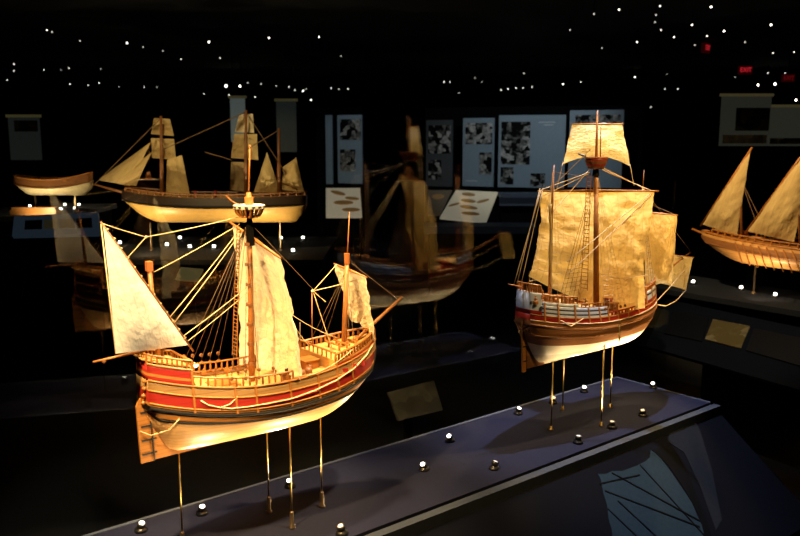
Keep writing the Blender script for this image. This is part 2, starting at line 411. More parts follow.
for k in range(9): mb.tube([(.237, lerp(-yf, yf, k/8), 1.01), (.237, lerp(-yf, yf, k/8), 1.035)], .0025)
mb.tube([(.237, -yf, 1.036), (.237, yf, 1.036)], .0035); L.part(mb, 'railing', OAK)
# deck fittings: hatch, ladder, ship's boat, capstan, barrels
L.part(MB().box((-.10, .0, .974), (.09, .075, .012)).box((-.10, 0, .982), (.075, .06, .006)), 'hatch', OAK)
for y in (-.05, .05): L.part(MB().tube([(-.19, y, .97), (-.222, y, 1.05)], .0025).tube([(-.19, y+.02, .97), (-.222, y+.02, 1.05)], .0025).box((-.20, y+.01, .995), (.006, .02, .002)).box((-.21, y+.01, 1.02), (.006, .02, .002)), 'ladder', OAK)
for (x, y) in ((.17, -.05), (.19, -.02), (.165, .02), (.2, .05), (.14, -.06)):
    L.part(MB().lathe((x, y, .966), [(.009, 0), (.012, .009), (.012, .016), (.009, .025)], 10), 'barrel', DKOAK, smooth=True)
L.part(MB().box((.2, .0, .985), (.05, .05, .03)).box((.2, 0, 1.002), (.056, .056, .004)), 'deck_house', OAK)
L.part(MB().lathe((-.27, .02, 1.08), [(.012, 0), (.008, .01), (.008, .022), (.012, .026), (.012, .032)], 10), 'capstan', DKOAK)
for x in (.30, .33, .37):
    L.part(MB().tube([(x, .03, 1.01), (x, .03, 1.045)], .004).tube([(x, -.03, 1.01), (x, -.03, 1.045)], .004).tube([(x, -.045, 1.035), (x, .045, 1.035)], .0035), 'bitt', OAK)
for k in range(7):
    x = -.19+.038*k; y = .085; z = L.lev(.966, x)
    L.part(MB().tube([(x, y, z), (x, y, z+.032)], .0028).box((x, y, z+.02), (.016, .010, .008)), 'pin_rack', (OAK, DKOAK)[k % 2])
for k, (x, y) in enumerate(((.11, .03), (.13, -.015), (.09, -.05), (.155, .06))):
    L.part(MB().tube([(x-.02, y, .985), (x+.02, y+.006, .988)], .0055, 10).box((x, y, .974), (.03, .018, .014)), 'deck_gun', (DKOAK, IRON)[k % 2])
# masts
MT = Vector((.008, 0, 1.475))
mm = L.spar([(0, 0, .96), (.004, 0, 1.2), MT+Vector((0, 0, .06))], .0095, OAK, 'main_mast', .007, 12)
for z in (1.02, 1.08, 1.14, 1.20, 1.26, 1.32, 1.38): L.part(MB().tube([(.0003, 0, z), (.0003, 0, z+.009)], .0105, 12), 'mast_band', DKOAK, mm)
L.part(MB().tube([(.008, 0, 1.38), (.008, 0, 1.44), (.008, 0, 1.466)], [.0135, .010, .007], 10), 'mast_wrapping', mat('tarred_rope', (.004, .0035, .003), .95, spec=.03), mm)
cr = L.part(MB().lathe((.008, 0, 1.462), [(.024, 0), (.03, .002), (.031, .006)], 20), 'crow_nest', OAK, smooth=True)
L.part(MB().lathe((.008, 0, 1.489), [(.040, 0), (.045, 0), (.046, .010), (.041, .010)], 24), 'nest_rim', IVORY, cr)
mb = MB()
for k in range(16):
    w = 2*PI*k/16; mb.tube([(.008+.028*math.cos(w), .028*math.sin(w), 1.466), (.008+.036*math.cos(w), .036*math.sin(w), 1.476), (.008+.043*math.cos(w), .043*math.sin(w), 1.492)], .0032, 5)
L.part(mb, 'nest_stave', OAK, cr)
mb = MB()
for k in range(14):
    w = 2*PI*k/14; mb.box((.008+.0452*math.cos(w), .0452*math.sin(w), 1.4945), (.004, .009, .0045), Matrix.Rotation(w, 3, 'Z'))
L.part(mb, 'nest_loophole', NAVY, cr)
L.part(MB().tube([(.008, 0, 1.48), (.008, 0, 1.522)], .0125, 12), 'mast_cap', CAPW, mm)
L.part(MB().tube(sag((-.01, .0, 1.50), (-.055, .02, 1.528), .008), .002), 'nest_crane', OAK, cr)
L.spar([(.008, 0, 1.53), (.016, 0, 1.665)], .003, OAK, 'topmast', .0015)
L.part(MB().lathe((.016, 0, 1.665), [(.001, 0), (.004, .003), (.001, .007)], 8), 'truck', OAK)
FT = cl_(347, 262); FB = cl_(343.5, 345)
fm = L.spar([FB+Vector((0, 0, -.03)), FT], .0095, OAK, 'fore_mast', .007, 12)
L.part(MB().tube([FT+Vector((0, 0, -.005)), FT+Vector((0, 0, .028))], .009, 12), 'mast_cap', CAPW, fm)
L.spar([FT, cl_(349.5, 212)], .0025, OAK, 'fore_topmast', .0013)
ZM = cl_(149, 264); L.spar([(-.285, 0, 1.05), ZM], .0075, OAK, 'mizzen_mast', .006, 10)
L.part(MB().box(ZM+Vector((0, 0, -.006)), (.016, .016, .026)), 'mizzen_cap', CAPW)
L.spar([(.33, 0, 1.0), cl_(402, 297)], .007, OAK, 'bowsprit', .0045, 10)
L.spar([(-.33, .0, 1.118), cl_(93, 362)], .0045, OAK, 'outligger', .0025)
L.part(MB().lathe(cl_(104, 361.5), [(.001, -.006), (.006, 0), (.001, .006)], 8, axis=(1, 0, 0)), 'block', DKOAK)
# sails + yards
pk, tk, ck = cl_(101, 224), cl_(187, 344), cl_(113, 352)
yard_a, yard_b = pk+(pk-tk)*.02, tk+(tk-pk)*.06
ya = Vector((0, -.012, 0))
L.spar([yard_a+ya, (yard_a+yard_b)/2+ya, yard_b+ya], [.0025, .0048, .003], DKOAK, 'mizzen_yard')
mb = MB()
for k in range(13):
    p = pk.lerp(tk, .04+.075*k)+ya; mb.tube([p+Vector((-.006, 0, -.006)), p+Vector((.004, -.006, .003)), p+Vector((.004, .006, .003))], .0012, 4)
L.part(mb, 'sail_lashing', ROPE)
L.tri_sail([pk+ya*1.1, tk+ya*1.1, ck+Vector((0, -.02, 0))], (.0, -.025, 0), SAILW, 'mizzen_sail', wr=.003, seed=3)
L.rope([pk, ck+Vector((0, -.02, 0)), tk], .0016, ROPE, 'bolt_rope')
t0, t1 = ah(231, 223, .025), ah(279, 257, .025)
L.spar([t0.lerp(t1, -.03), t0.lerp(t1, .5), t0.lerp(t1, 1.03)], [.003, .0065, .003], OAK, 'main_yard')
b0, b1 = ah(243, 366, .06), ah(303, 380, .10)
L.sail([t0, t1, b0, b1], (.06, 0, 0), SAILA, 'main_sail', wr=.010, seed=1, folds=.013, nfold=4, foot=-.012)
t0f, t1f = ah(335, 264, FT.x+.012), ah(366, 277, FT.x+.012)
L.spar([t0f.lerp(t1f, -.04), t0f.lerp(t1f, .5), t0f.lerp(t1f, 1.04)], [.002, .0045, .002], OAK, 'fore_yard')
b0f, b1f = ah(349, 322, FT.x+.05), ah(373, 341, FT.x+.07)
L.sail([t0f, t1f, b0f, b1f], (.035, 0, 0), SAILA, 'fore_sail', wr=.008, seed=5, folds=.005, nfold=3, foot=.015)
# shrouds: far side with deadeyes and rope ladder
top = Vector((.004, .012, 1.44))
def chan(x, sd, z=1.0): return Vector((x, sd*(L.B(x, L.lev(.985, x))+.006), L.lev(z, x)))
for sd in (1, -1):
    xs = (-.17, -.14, -.11, -.08, -.05) if sd == 1 else (-.12, -.08, -.04)
    for x in xs:
        e = chan(x, sd, 1.02); L.rope([top, e], .0010, DROPE, 'shroud')
        for z in (1.035, 1.012):
            L.part(MB().lathe(chan(x, sd, z), [(.001, -.003), (.0055, -.002), (.0055, .002), (.001, .003)], 10, axis=(0, 1, 0)), 'deadeye', DKOAK)
lad0, lad1 = ah(238.5, 230, -.004), ah(234.5, 356, -.02)
mb = MB(); dx = Vector((0, .018, 0))
for q in (-1, 1): mb.tube([lad0+dx*q*.5, lad1+dx*q*.8], .0014, 5)
for k in range(32):
    p = lad0.lerp(lad1, (k+.5)/32); w = lerp(.5, .8, k/32); mb.tube([p-dx*w, p+dx*w], .0016, 4)
L.part(mb, 'rope_ladder', OAK)
# running and standing rigging
P = cl_
brid = P(146, 237)
L.ropes([(P(101, 223), brid), (brid, P(242, 216)), (brid, P(128, 257)), (P(154, 272), P(240, 224)), (P(170, 317), P(241, 228)), (P(174, 323), P(241, 232)),
         (P(182, 337), P(247, 287)), (P(188, 341), P(249, 291))], .0011, ROPE, 'stay', .01)
L.ropes([(P(255, 228), P(325, 302)), (P(350, 262), P(399, 300)), (P(364, 305), P(390, 307)), (P(349, 258), P(366, 277))], .0008, DROPE, 'stay')
blk = P(313, 291, .02)
L.ropes([(blk, P(337, 264)), (blk, P(366, 277)), (blk, P(332, 348)), (blk, P(326, 302))], .0014, ROPE, 'brace', .01)
L.rope([P(312, 291, .02), P(312, 345, .02)], .0018, OAK, 'flag_staff')
L.part(MB().lathe(blk, [(.001, -.006), (.007, 0), (.001, .006)], 8), 'block', ROPE)
L.part(MB().lathe(brid, [(.001, -.004), (.004, 0), (.001, .004)], 8), 'block', ROPE)
L.ropes([(P(288, 312), P(338, 338)), (P(288, 316), P(310, 347)), (P(297, 338), P(312, 342)), (P(300, 322), P(300, 340))], .0013, ROPE, 'sheet', .04)
for a, b in (((-.03, 0, 1.43), (.33, .06, 1.02)), ((-.03, 0, 1.43), (.33, -.06, 1.02))): pass
ft = FT+Vector((0, 0, -.02))
for sd in (1, -1):
    for x in (.27, .295, .32): L.rope([ft, (x, sd*L.B(x, 1.02), 1.025)], .0008, DROPE, 'shroud')
# pale rope draped along the red band, and the knot aft
pr = [L.line(.93, x, x+.001, -1, 1, .006)[0]+Vector((0, 0, dz)) for x, dz in ((-.21, .018), (-.19, .006), (-.16, 0), (-.13, -.003), (-.08, 0), (-.02, .004), (.06, .006), (.14, .012), (.22, .02), (.30, .03), (.37, .045), (.42, .06))]
L.rope(pr, .0022, ROPE, 'hawser')
L.rope([pr[2]+Vector((.0, -.002, 0)), pr[2]+Vector((.03, -.003, .004)), pr[2]+Vector((.055, -.003, .022))], .0022, ROPE, 'hawser')
L.rope([Vector((-.352, -.008, .895)), Vector((-.33, -.03, .885)), Vector((-.29, -.06, .90)), Vector((-.27, -.085, .935))], .0018, ROPE, 'rudder_rope')
L.rope(sag(chan(.12, -1, .99), chan(.30, -1, 1.02), .012), .0014, ROPE, 'hawser')

# ================================================================== the galleon on the right
rootR = empty('sailing_ship_model', (OR.x, OR.y, ZB-.02), ANG, 'golden-sailed wooden ship model with blue-grey striped stern castle and white bottom', 'ship model')
ZR = ZB-.02
R = Ship(rootR, ZR, -.388, .468, .133, .797, .925, .05, .03, .29, .950, aft=.13, fwd=.30, ztop=1.0, stem=.985)
cr_ = lambda x, y, off=0.0: cl(x, y, OR, off)
BRACE = math.radians(20)            # the yards are braced round, far end aft
def ar(x, y, lx):
    P = hit(x, y, OR+D*lx, D*math.cos(BRACE)+N*math.sin(BRACE)); d = P-OR
    return Vector((d.dot(D), d.dot(N), P.z))
R.side([(.797, .866, 0), (.866, .925, 1), (.925, .930, 2), (.930, .944, 1), (.944, .968, 3)], 'hull', [WHT, BRN, DKOAK, REDW])
R.wale(.895, BRN, .004); R.wale(.927, DKOAK, .005); R.wale(.945, ROPE, .0028); R.wale(.968, OAK, .0028)
kp = [(x, 0, R.keelz(x)-.004) for x in [lerp(-.30, .48, i/36) for i in range(37)]]; mb = MB()
mb.strip([(p[0], -.004, p[2]-.005) for p in kp], [(p[0], .004, p[2]-.005) for p in kp]); mb.strip([(p[0], -.004, p[2]+.006) for p in kp], [(p[0], -.004, p[2]-.005) for p in kp]); mb.strip([(p[0], .004, p[2]+.006) for p in kp], [(p[0], .004, p[2]-.005) for p in kp])
R.part(mb, 'keel', WHT)
R.part(MB().prism([(-.362, -.005, .787), (-.26, -.005, .787), (-.26, -.005, .81), (-.35, -.005, .95), (-.373, -.005, .955)], (0, .01, 0)), 'deadwood', DKOAK)
rud = R.part(MB().prism([(-.382, -.004, .775), (-.364, -.004, .775), (-.376, -.004, .985), (-.394, -.004, .99)], (0, .008, 0)), 'rudder', TAN)
for k in range(3): R.part(MB().box((-.372-.003*k, 0, .82+.06*k), (.022, .012, .005)), 'hinge', IRON, rud)
R.deck(.966, -.30, .30); R.deck(1.01, -.388, -.06, name='quarter_deck'); R.deck(.995, .27, .445, name='forecastle_deck')
R.side([(.968, .978, 0), (.978, .984, 1), (.984, .994, 0), (.994, 1.000, 1), (1.000, 1.010, 0)], 'aft_castle', [BLUW, NAVY], xa=-.34, xb=-.005, ns=16, transom=False)
R.side([(1.010, 1.024, 0)], 'upper_castle', [BLUW], xa=-.34, xb=-.17, ns=10, transom=False)
R.side([(.968, .985, 1), (.985, 1.055, 0)], 'poop', [BLUW, REDW], xa=R.x0, xb=-.34, ns=8)
for sd in (-1, 1):
    R.part(MB().lathe((-.385, sd*(R.B(-.385, 1.06)+.003), 1.062), [(.001, -.002), (.007, -.001), (.007, .001), (.001, .002)], 12, axis=(0, 1, 0)), 'gun_port', NAVY)
    R.part(MB().lathe((-.345, sd*(R.B(-.345, 1.04)+.003), 1.036), [(.001, -.002), (.010, -.001), (.010, .001), (.001, .002)], 12, axis=(0, 1, 0)), 'gun_port', NAVY)
    R.railing(1.055, R.x0, -.34, .03, 5, OAK, sd, .003, .003)
    R.railing(1.024, -.34, -.17, .028, 9, OAK, sd, .003, .003)
    R.railing(1.010, -.17, -.005, .016, 8, OAK, sd, .003, .002)
    R.railing(.968, -.005, .27, .016, 12, REDW, sd, .003, .0025)
    R.side([(.968, .985, 1), (.985, 1.004, 0), (1.004, 1.012, 2), (1.012, 1.022, 0)], 'forecastle', [BLUW, REDW, NAVY], xa=.285, xb=.460, ns=12, transom=False, sides=(sd,))
    R.railing(1.022, .285, .452, .018, 10, OAK, sd, .003, .0022)
    for x in (-.33, -.27, -.19, -.12, -.06, -.01): R.rib(x, .945, 1.022 if x < -.17 else 1.01, TAN, sd, .007)
    for x in (.05, .12, .2, .28, .34, .40): R.rib(x, .945, .985 if x < .28 else 1.03, TAN, sd, .006)
mb = MB(); yb = R.B(R.x0, 1.1)
for k in range(5): mb.tube([(R.x0, lerp(-yb, yb, k/4), 1.10), (R.x0, lerp(-yb, yb, k/4), 1.135)], .003)
mb.tube([(R.x0, -yb, 1.135), (R.x0, yb, 1.135)], .0035); R.part(mb, 'railing', OAK)
for k, (x, y, h) in enumerate(((-.36, .02, .04), (-.33, -.03, .03), (-.30, .04, .045), (-.25, -.05, .03), (-.22, .02, .04), (-.17, -.06, .03), (-.15, .04, .03))):
    R.part(MB().lathe((x, y, R.lev(1.01, x)), [(.012, 0), (.008, h*.4), (.010, h*.7), (.012, h)], 8), 'deck_fitting', (DKOAK, OAK)[k % 2])
for k in range(10):
    x = -.37+.035*k; y = (-.045, .05, .0, -.065, .03)[k % 5]; z = R.lev(1.01 if x < -.06 else .966, x)
    R.part(MB().tube([(x, y, z), (x+.004, y, z+.03)], .003).tube([(x-.004, y-.014, z+.022), (x+.008, y+.014, z+.026)], .0028).box((x, y, z+.006), (.018, .022, .012)), 'pin_rack', (OAK, TAN, DKOAK)[k % 3])
for k, (x, y) in enumerate(((.09, -.07), (.16, .0), (.22, -.06), (.25, .04))):
    R.part(MB().box((x, y, .985), (.035, .03, .03)).box((x, y, 1.003), (.04, .034, .005)), 'hatch', (OAK, REDW)[k % 2])
R.spar([(-.40, .0, 1.12), cr_(508, 284)], .004, OAK, 'outligger', .002)
# masts
mb0 = cr_(597, 292); mt0 = cr_(596, 166)
mm = R.spar([(mb0.x, 0, .96), mt0], .0135, OAK, 'main_mast', .009, 12)
R.part(MB().tube([mt0+Vector((0, 0, -.04)), mt0], .015, 10, r2=.01), 'mast_wrapping', BLK, mm)
nz = mt0.z-.012
cn = R.part(MB().lathe((mt0.x, 0, nz), [(.032, 0), (.036, .012), (.041, .020), (.045, .034), (.047, .044), (.042, .044)], 24, mats=[0, 1, 0, 1, 0]), 'crow_nest', [DKOAK, REDW], smooth=True)
R.part(MB().lathe((mt0.x, 0, nz+.044), [(.043, 0), (.049, .001), (.048, .006), (.043, .006)], 24), 'nest_rim', OAK, cn)
R.part(MB().tube([(mt0.x-.03, .03, nz+.05), (mt0.x-.05, .055, nz+.062)], .0035), 'nest_gun', IRON, cn)
ty = cr_(597, 123)
R.spar([mt0, ty+Vector((0, 0, .05))], .0065, OAK, 'topmast', .0035)
R.spar([mt0+Vector((.012, -.012, .02)), ty+Vector((.012, -.01, -.01))], .003, DKOAK, 'topmast_pole', .002)
zm = cr_(553, 172)
R.spar([(-.235, 0, 1.0), zm], .0065, TAN, 'mizzen_mast', .0035, 10)
fmt = cr_(643, 188)
R.spar([(.372, 0, .99), fmt], .0075, OAK, 'fore_mast', .005, 10)
R.spar([fmt, cr_(644, 170)], .002, DKOAK, 'fore_topmast', .001)
bs = cr_(694, 256)
R.spar([(.40, 0, 1.01), (.56, 0, 1.075), Vector((.77, 0, 1.15))], .008, OAK, 'bowsprit', .0035, 10)
# sails
def yard(a, b, r, m=OAK, name='yard', e=.03): R.spar([a.lerp(b, -e), a.lerp(b, .5), a.lerp(b, 1+e)], [r*.5, r, r*.5], m, name)
mx = mt0.x+.02
a, b = ar(572, 124, mx), ar(622, 124, mx); yard(a, b, .0045, name='topsail_yard')
R.sail([a, b, ar(563, 164, mx+.01), ar(630, 166, mx+.01)], (.02, 0, 0), SAILT, 'topsail', wr=.005, seed=2, foot=.035, nu=22, nv=16)
a, b = ar(541, 191, mx), ar(655, 191, mx); yard(a, b, .0065, name='main_yard')
R.sail([a, b, ar(529, 276, mx+.05), ar(646, 308, mx+.07)], (.085, 0, 0), SAILG, 'main_sail', wr=.016, seed=4, foot=-.055, nu=36, nv=36, leech=.02)
R.part(MB().tube([ar(lerp(535, 648, k/12), 268+3*math.sin(k*.9)+lerp(0, 10, k/12), mx+.02) for k in range(13)], .0016), 'reef_line', ROPE)
fx = fmt.x+.06
a, b = ar(640, 212, fx), ar(677, 215, fx); yard(a, b, .0045, name='fore_yard')
R.sail([a, b, ar(646, 288, fx+.03), ar(672, 284, fx+.04)], (.05, 0, 0), SAILG, 'fore_sail', wr=.008, seed=6, foot=.01, nu=20, nv=24)
sx = .70
a, b = ar(650, 253, sx), ar(693, 257, sx); yard(a, b, .0032, name='spritsail_yard')
R.sail([a, b, ar(650, 281, sx+.02), ar(686, 290, sx+.02)], (.02, 0, 0), SAILG, 'spritsail', wr=.004, seed=8, nu=16, nv=14)
# lateen yard lowered along the mizzen mast, with its furled cloth
R.spar([cr_(551, 292, -.02), cr_(552, 205, -.015), cr_(554, 165, -.01)], [.003, .005, .0025], DKOAK, 'mizzen_yard')
mb = MB(); pts = [cr_(550.5+.6*math.sin(k), 288-k*7, -.02) for k in range(13)]
mb.tube(pts, [.004+.003*abs(math.sin(k*1.7)) for k in range(13)], 7); R.part(mb, 'furled_sail', SAILG, smooth=True)
# shrouds with ratlines both sides
top = mt0+Vector((0, 0, -.02))
for sd in (-1, 1):
    bots = [(x, sd*(R.B(x, 1.0)+.006), 1.0+R.S(x)) for x in (-.03, .0, .035, .07, .10)]
    R.shroud_ladder(top, bots, DROPE if sd == 1 else ROPE, .0008, 7, .72)
    for bt in bots: R.part(MB().lathe(bt, [(.001, -.003), (.006, -.002), (.006, .002), (.001, .003)], 8, axis=(0, 1, 0)), 'deadeye', DKOAK)
    zb_ = [(x, sd*(R.B(x, 1.05)+.004), 1.05) for x in (-.30, -.27, -.24)]
    R.shroud_ladder(zm+Vector((0, 0, -.03)), zb_, ROPE, .0007, 6, .5)
    fb_ = [(x, sd*(R.B(x, 1.04)+.004), 1.05) for x in (.31, .34, .37)]
    R.shroud_ladder(fmt+Vector((0, 0, -.02)), fb_, DROPE, .0008, 10, .4)
# broad rope ladder just left of the main mast
la, lb = ath(589, 172, OR, mt0.x-.02), ath(584, 290, OR, mt0.x-.03); mb = MB(); dx = Vector((0, .022, 0))
for q in (-1, 1): mb.tube([la+dx*q*.4, lb+dx*q*.8], .0016, 5)
for k in range(30):
    p = la.lerp(lb, (k+.5)/30); w = lerp(.4, .8, k/30); mb.tube([p-dx*w, p+dx*w], .0015, 4)
R.part(mb, 'rope_ladder', TAN)
Pr = cr_
R.ropes([(Pr(541, 190), Pr(514, 284)), (Pr(543, 188), Pr(521, 285)), (Pr(540, 188), Pr(517, 284)), (Pr(589, 170), Pr(552, 213)), (Pr(590, 172), Pr(541, 190)), (Pr(588, 174), Pr(543, 196))], .0016, ROPE, 'lift')
R.ropes([(ar(563, 162, mx), ar(556, 192, mx)), (ar(630, 164, mx), ar(634, 186, mx)), (ar(590, 150, mx), ar(553, 186, mx)), (ar(602, 170, mx), ar(652, 191, mx)), (ar(603, 168, mx), ar(645, 189, mx))], .0015, ROPE, 'brace')
R.ropes([(ar(651, 193, mx), Pr(567, 262, -.06)), (ar(651, 196, mx), Pr(566, 276, -.06)), (ar(652, 194, mx), Pr(622, 225, -.06))], .0017, ROPE, 'brace')
R.ropes([(fmt, bs), (mt0, fmt), (zm, mt0+Vector((0, 0, -.05))), (ar(676, 215, fx), Pr(650, 204))], .0009, DROPE, 'stay')
R.rope([ar(686, 290, sx), Pr(676, 301, -.03), Pr(666, 306, -.04), Pr(655, 304, -.04), Pr(640, 296, -.06)], .002, ROPE, 'sheet')
R.rope([Pr(690, 262), Pr(672, 285, -.03), Pr(650, 308, -.06)], .0016, ROPE, 'sheet')
R.rope([R.line(.948, x, x+.001, -1, 1, .005)[0] for x in [lerp(-.25, .44, k/16) for k in range(17)]], .0024, ROPE, 'hawser')
R.rope([Vector((-.27, -R.B(-.27, .96)-.008, .985)), Vector((-.22, -R.B(-.22, .96)-.008, .957)), Vector((-.16, -R.B(-.16, .96)-.008, .983))], .0022, ROPE, 'hawser')
R.part(MB().lathe((.05, -R.B(.05, .9)-.006, .90), [(.002, -.045), (.005, -.03), (.003, -.015), (.005, 0), (.003, .015), (.005, .03), (.002, .045)], 8), 'anchor_chain', BRASS)

# ================================================================== platform and case
def plinth():
    a0, a1, b0, b1 = -.6, 3.34, 1.895, 2.395
    t = empty('display_platform', case(a1/2+a0/2, (b0+b1)/2, 0), ANG, 'long blue-grey cloth-topped platform under the two large ship models', 'platform')
    off = Vector(((a0+a1)/2, (b0+b1)/2, 0))
    def bx(name, a, b, z, m):
        mb = MB().box((lerp(*a, .5)-off.x, lerp(*b, .5)-off.y, lerp(*z, .5)), (a[1]-a[0], b[1]-b[0], z[1]-z[0]))
        return mb.build(name, m, t)
    cloth = mat('platform_cloth', (.016, .018, .038), .9, spec=.05); dark = mat('plinth_black', (.012, .012, .015), .5)
    bx('top_board', (a0, a1), (b0, b1), (.46, .5), cloth)
    bx('plinth', (a0+.02, a1-.02), (b0+.02, b1-.02), (0, .46), dark)
    tr = mat('edge_trim', (.07, .085, .12), .6, spec=.1)
    bx('edge_trim', (a0, a1+.012), (b1, b1+.014), (.45, .503), tr)
    bx('edge_trim', (a1, a1+.012), (b0, b1), (.45, .503), tr)
    return t
plinth()
# channel that holds the front of the case, with the sloped panel below it, cast light and sail shadow painted on
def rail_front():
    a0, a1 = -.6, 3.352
    t = empty('front_rail', case(1.4, 1.7, 0), ANG, 'dark sloping rail along the platform front with sail-shaped light and rigging shadow painted on', 'display rail')
    ch = mat('channel_grey', (.045, .055, .075), .6, spec=.1); dk = mat('rail_slate', (.0045, .0052, .009), .8, spec=.04); lightm = mat('light_patch_blue', (.019, .036, .052), .8, spec=.04); shadem = mat('shadow_dark', (.003, .0035, .005), .8, spec=.04)
    loc = lambda P: Vector((P.dot(D)-1.4, P.dot(N)-1.7, P.z))
    MB().box(((a0+a1)/2-1.4, 1.862-1.7, .478), (a1-a0, .034, .04)).build('channel', ch, t)
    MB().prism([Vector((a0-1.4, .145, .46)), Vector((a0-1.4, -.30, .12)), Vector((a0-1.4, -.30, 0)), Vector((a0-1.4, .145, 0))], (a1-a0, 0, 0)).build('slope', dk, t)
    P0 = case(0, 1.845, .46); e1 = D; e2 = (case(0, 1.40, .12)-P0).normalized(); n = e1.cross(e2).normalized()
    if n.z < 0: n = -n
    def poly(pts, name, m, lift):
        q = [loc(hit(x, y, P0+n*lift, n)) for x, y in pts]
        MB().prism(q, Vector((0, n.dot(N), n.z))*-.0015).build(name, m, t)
    poly([(601, 480), (598, 474), (606, 474), (612, 471), (622, 471), (636, 466), (646, 461), (650, 457), (651, 450), (660, 457), (671, 472), (682, 488), (692, 503), (697, 515), (705, 532), (712, 548), (614, 548), (612, 530), (609, 520), (607, 505), (603, 492)], 'painted_light', lightm, .002)  # pale shape painted where light falls between the sails
    poly([(652, 450), (664, 446), (678, 455), (691, 480), (703, 510), (716, 548), (708, 548), (699, 515), (685, 490), (668, 465)], 'painted_sail_shadow', shadem, .0025)  # sail shadow put in as a dark wedge
    poly([(668, 442), (672, 420), (690, 413), (700, 430), (712, 470), (722, 520), (716, 530), (700, 485), (684, 452)], 'painted_dim_light', mat('light_patch_dim', (.014, .017, .024), .8, spec=.04), .002)  # weaker patch of cast light, put into the colour
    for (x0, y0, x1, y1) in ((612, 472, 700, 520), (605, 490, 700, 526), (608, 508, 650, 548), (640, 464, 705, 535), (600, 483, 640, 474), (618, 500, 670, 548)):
        poly([(x0, y0), (x1, y1), (x1, y1+1.6), (x0, y0+1.2)], 'painted_rope_shadow', shadem, .004)  # rigging shadows painted as thin dark strips
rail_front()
# glass wall behind the ships: panes that meet in shallow corners
glass = glass_mat(); chan_m = mat('glass_channel', (.02, .02, .024), .4, .6)
GP = [Vector((-1.98, 2.487, 0)), Vector((-.314, 3.336, 0)), Vector((1.205, 4.480, 0)), Vector((1.60, 4.778, 0))]
for k in range(3):
    p, q = GP[k], GP[k+1]; d = q-p; w = d.length-.006
    o = empty('window_%d' % (k+1), (p+q)/2, math.atan2(d.y, d.x), 'clear glass pane behind the ship models mirroring their sails', 'glass pane'); o['kind'] = 'structure'
    MB().box((0, 0, 1.46), (w, .010, 2.88)).build('pane', glass, o)
    MB().box((0, 0, .011), (w, .03, .022)).build('channel', chan_m, o)
# support rods
def rod(P, ztop, label, foot):
    t = empty('support_rod', P, 0, label, 'support rod', 'brass rods holding the ship models')
    h = ztop-PZ
    if foot:
        MB().tube([(0, 0, .045), (0, 0, h)], .0027, 10).build('rod', BRASS, t, smooth=True)
        MB().lathe((0, 0, 0), [(.011, 0), (.011, .004), (.0075, .006), (.0065, .05), (.004, .055)], 14).build('foot', STEEL, t, smooth=True)
    else:
        MB().tube([(0, 0, .01), (0, 0, h)], .0031, 10).build('rod', BRASS, t, smooth=True)
        MB().lathe((0, 0, 0), [(.010, 0), (.010, .004), (.0065, .006), (.006, .018)], 14).build('foot', BRASS, t, smooth=True)
def sz(ship, o, P):
    d = P-o; x, y = d.dot(D), abs(d.dot(N)); z = ship.zk0
    while ship.B(x, z) < y and z < ship.zw: z += .001
    return z-.002 if y > .015 else ship.zk0-.01
for (x, y, w) in ((183, 549, 'rod under the stern of the red ship, leftmost of all'), (322, 507, 'rod under the bow of the red ship'), (269, 512, 'rod under the far side of the red ship'), (292, 528, 'rod under the near side of the red ship')):
    P = ground(x, y); rod(P, sz(L, OL, P), 'thin dark-footed brass '+w, True)
for (x, y, w) in ((551, 430, 'rod under the stern of the golden-sailed ship'), (610, 407.5, 'rod under the bow of the golden-sailed ship'), (601, 426, 'rod under the near side of the golden-sailed ship'), (562.5, 410, 'rod under the far side of the golden-sailed ship')):
    P = ground(x, y); rod(P, sz(R, OR, P), 'slim bright brass '+w, False)
# puck lights
bright = mat('puck_lens_bright', (1, 1, 1), .3, emit=(1, .95, .82), es=7); dimm = mat('puck_lens_dim', (.8, .8, .8), .3, emit=(1, .95, .85), es=.35)
puckb = mat('puck_body', (.012, .012, .013), .35)
def spotlight(P, tgt, W, col, ang, blend=.5, r=.02, name='lamp'):
    l = bpy.data.lights.new(name, 'SPOT'); l.energy = W; l.color = col; l.spot_size = math.radians(ang); l.spot_blend = blend; l.shadow_soft_size = r
    o = bpy.data.objects.new(name, l); C.objects.link(o); o.location = P
    o.rotation_euler = (Vector(tgt)-Vector(P)).to_track_quat('-Z', 'Y').to_euler(); return o
pucks = [(141, 531, 1, 'at the left end of the back row, cut by the platform corner'), (202, 514, 1, 'second from left in the back row, near the stern rod'), (290, 487, 1, 'in the back row behind the rod under the red ship'),
         (424, 470, 1, 'alone on the cloth between the two ships, the brightest'), (450, 441, .6, 'at the back edge, between the two ships'), (518, 414, .6, 'at the back edge left of the golden ship rods'),
         (553, 403, .1, 'at the back edge beside the far golden ship rod'), (584, 392, .6, 'at the back edge right of the golden ship rods'), (653, 388, 1, 'at the far right corner of the platform'),
         (494, 469, .04, 'unlit on the front half between the two ships'), (578, 443, .1, 'at the front edge, left of the near golden ship rod'), (612, 428, .3, 'at the front edge, right of the near golden ship rod'),
         (643, 416, .3, 'at the front edge toward the right end'), (230, 560, 1, 'added out of view at the front edge, below the red ship stern'), (342, 534, .06, 'unlit at the front edge beside the red ship rods')]  # the puck below the red stern is added, unseen, to brighten the hull
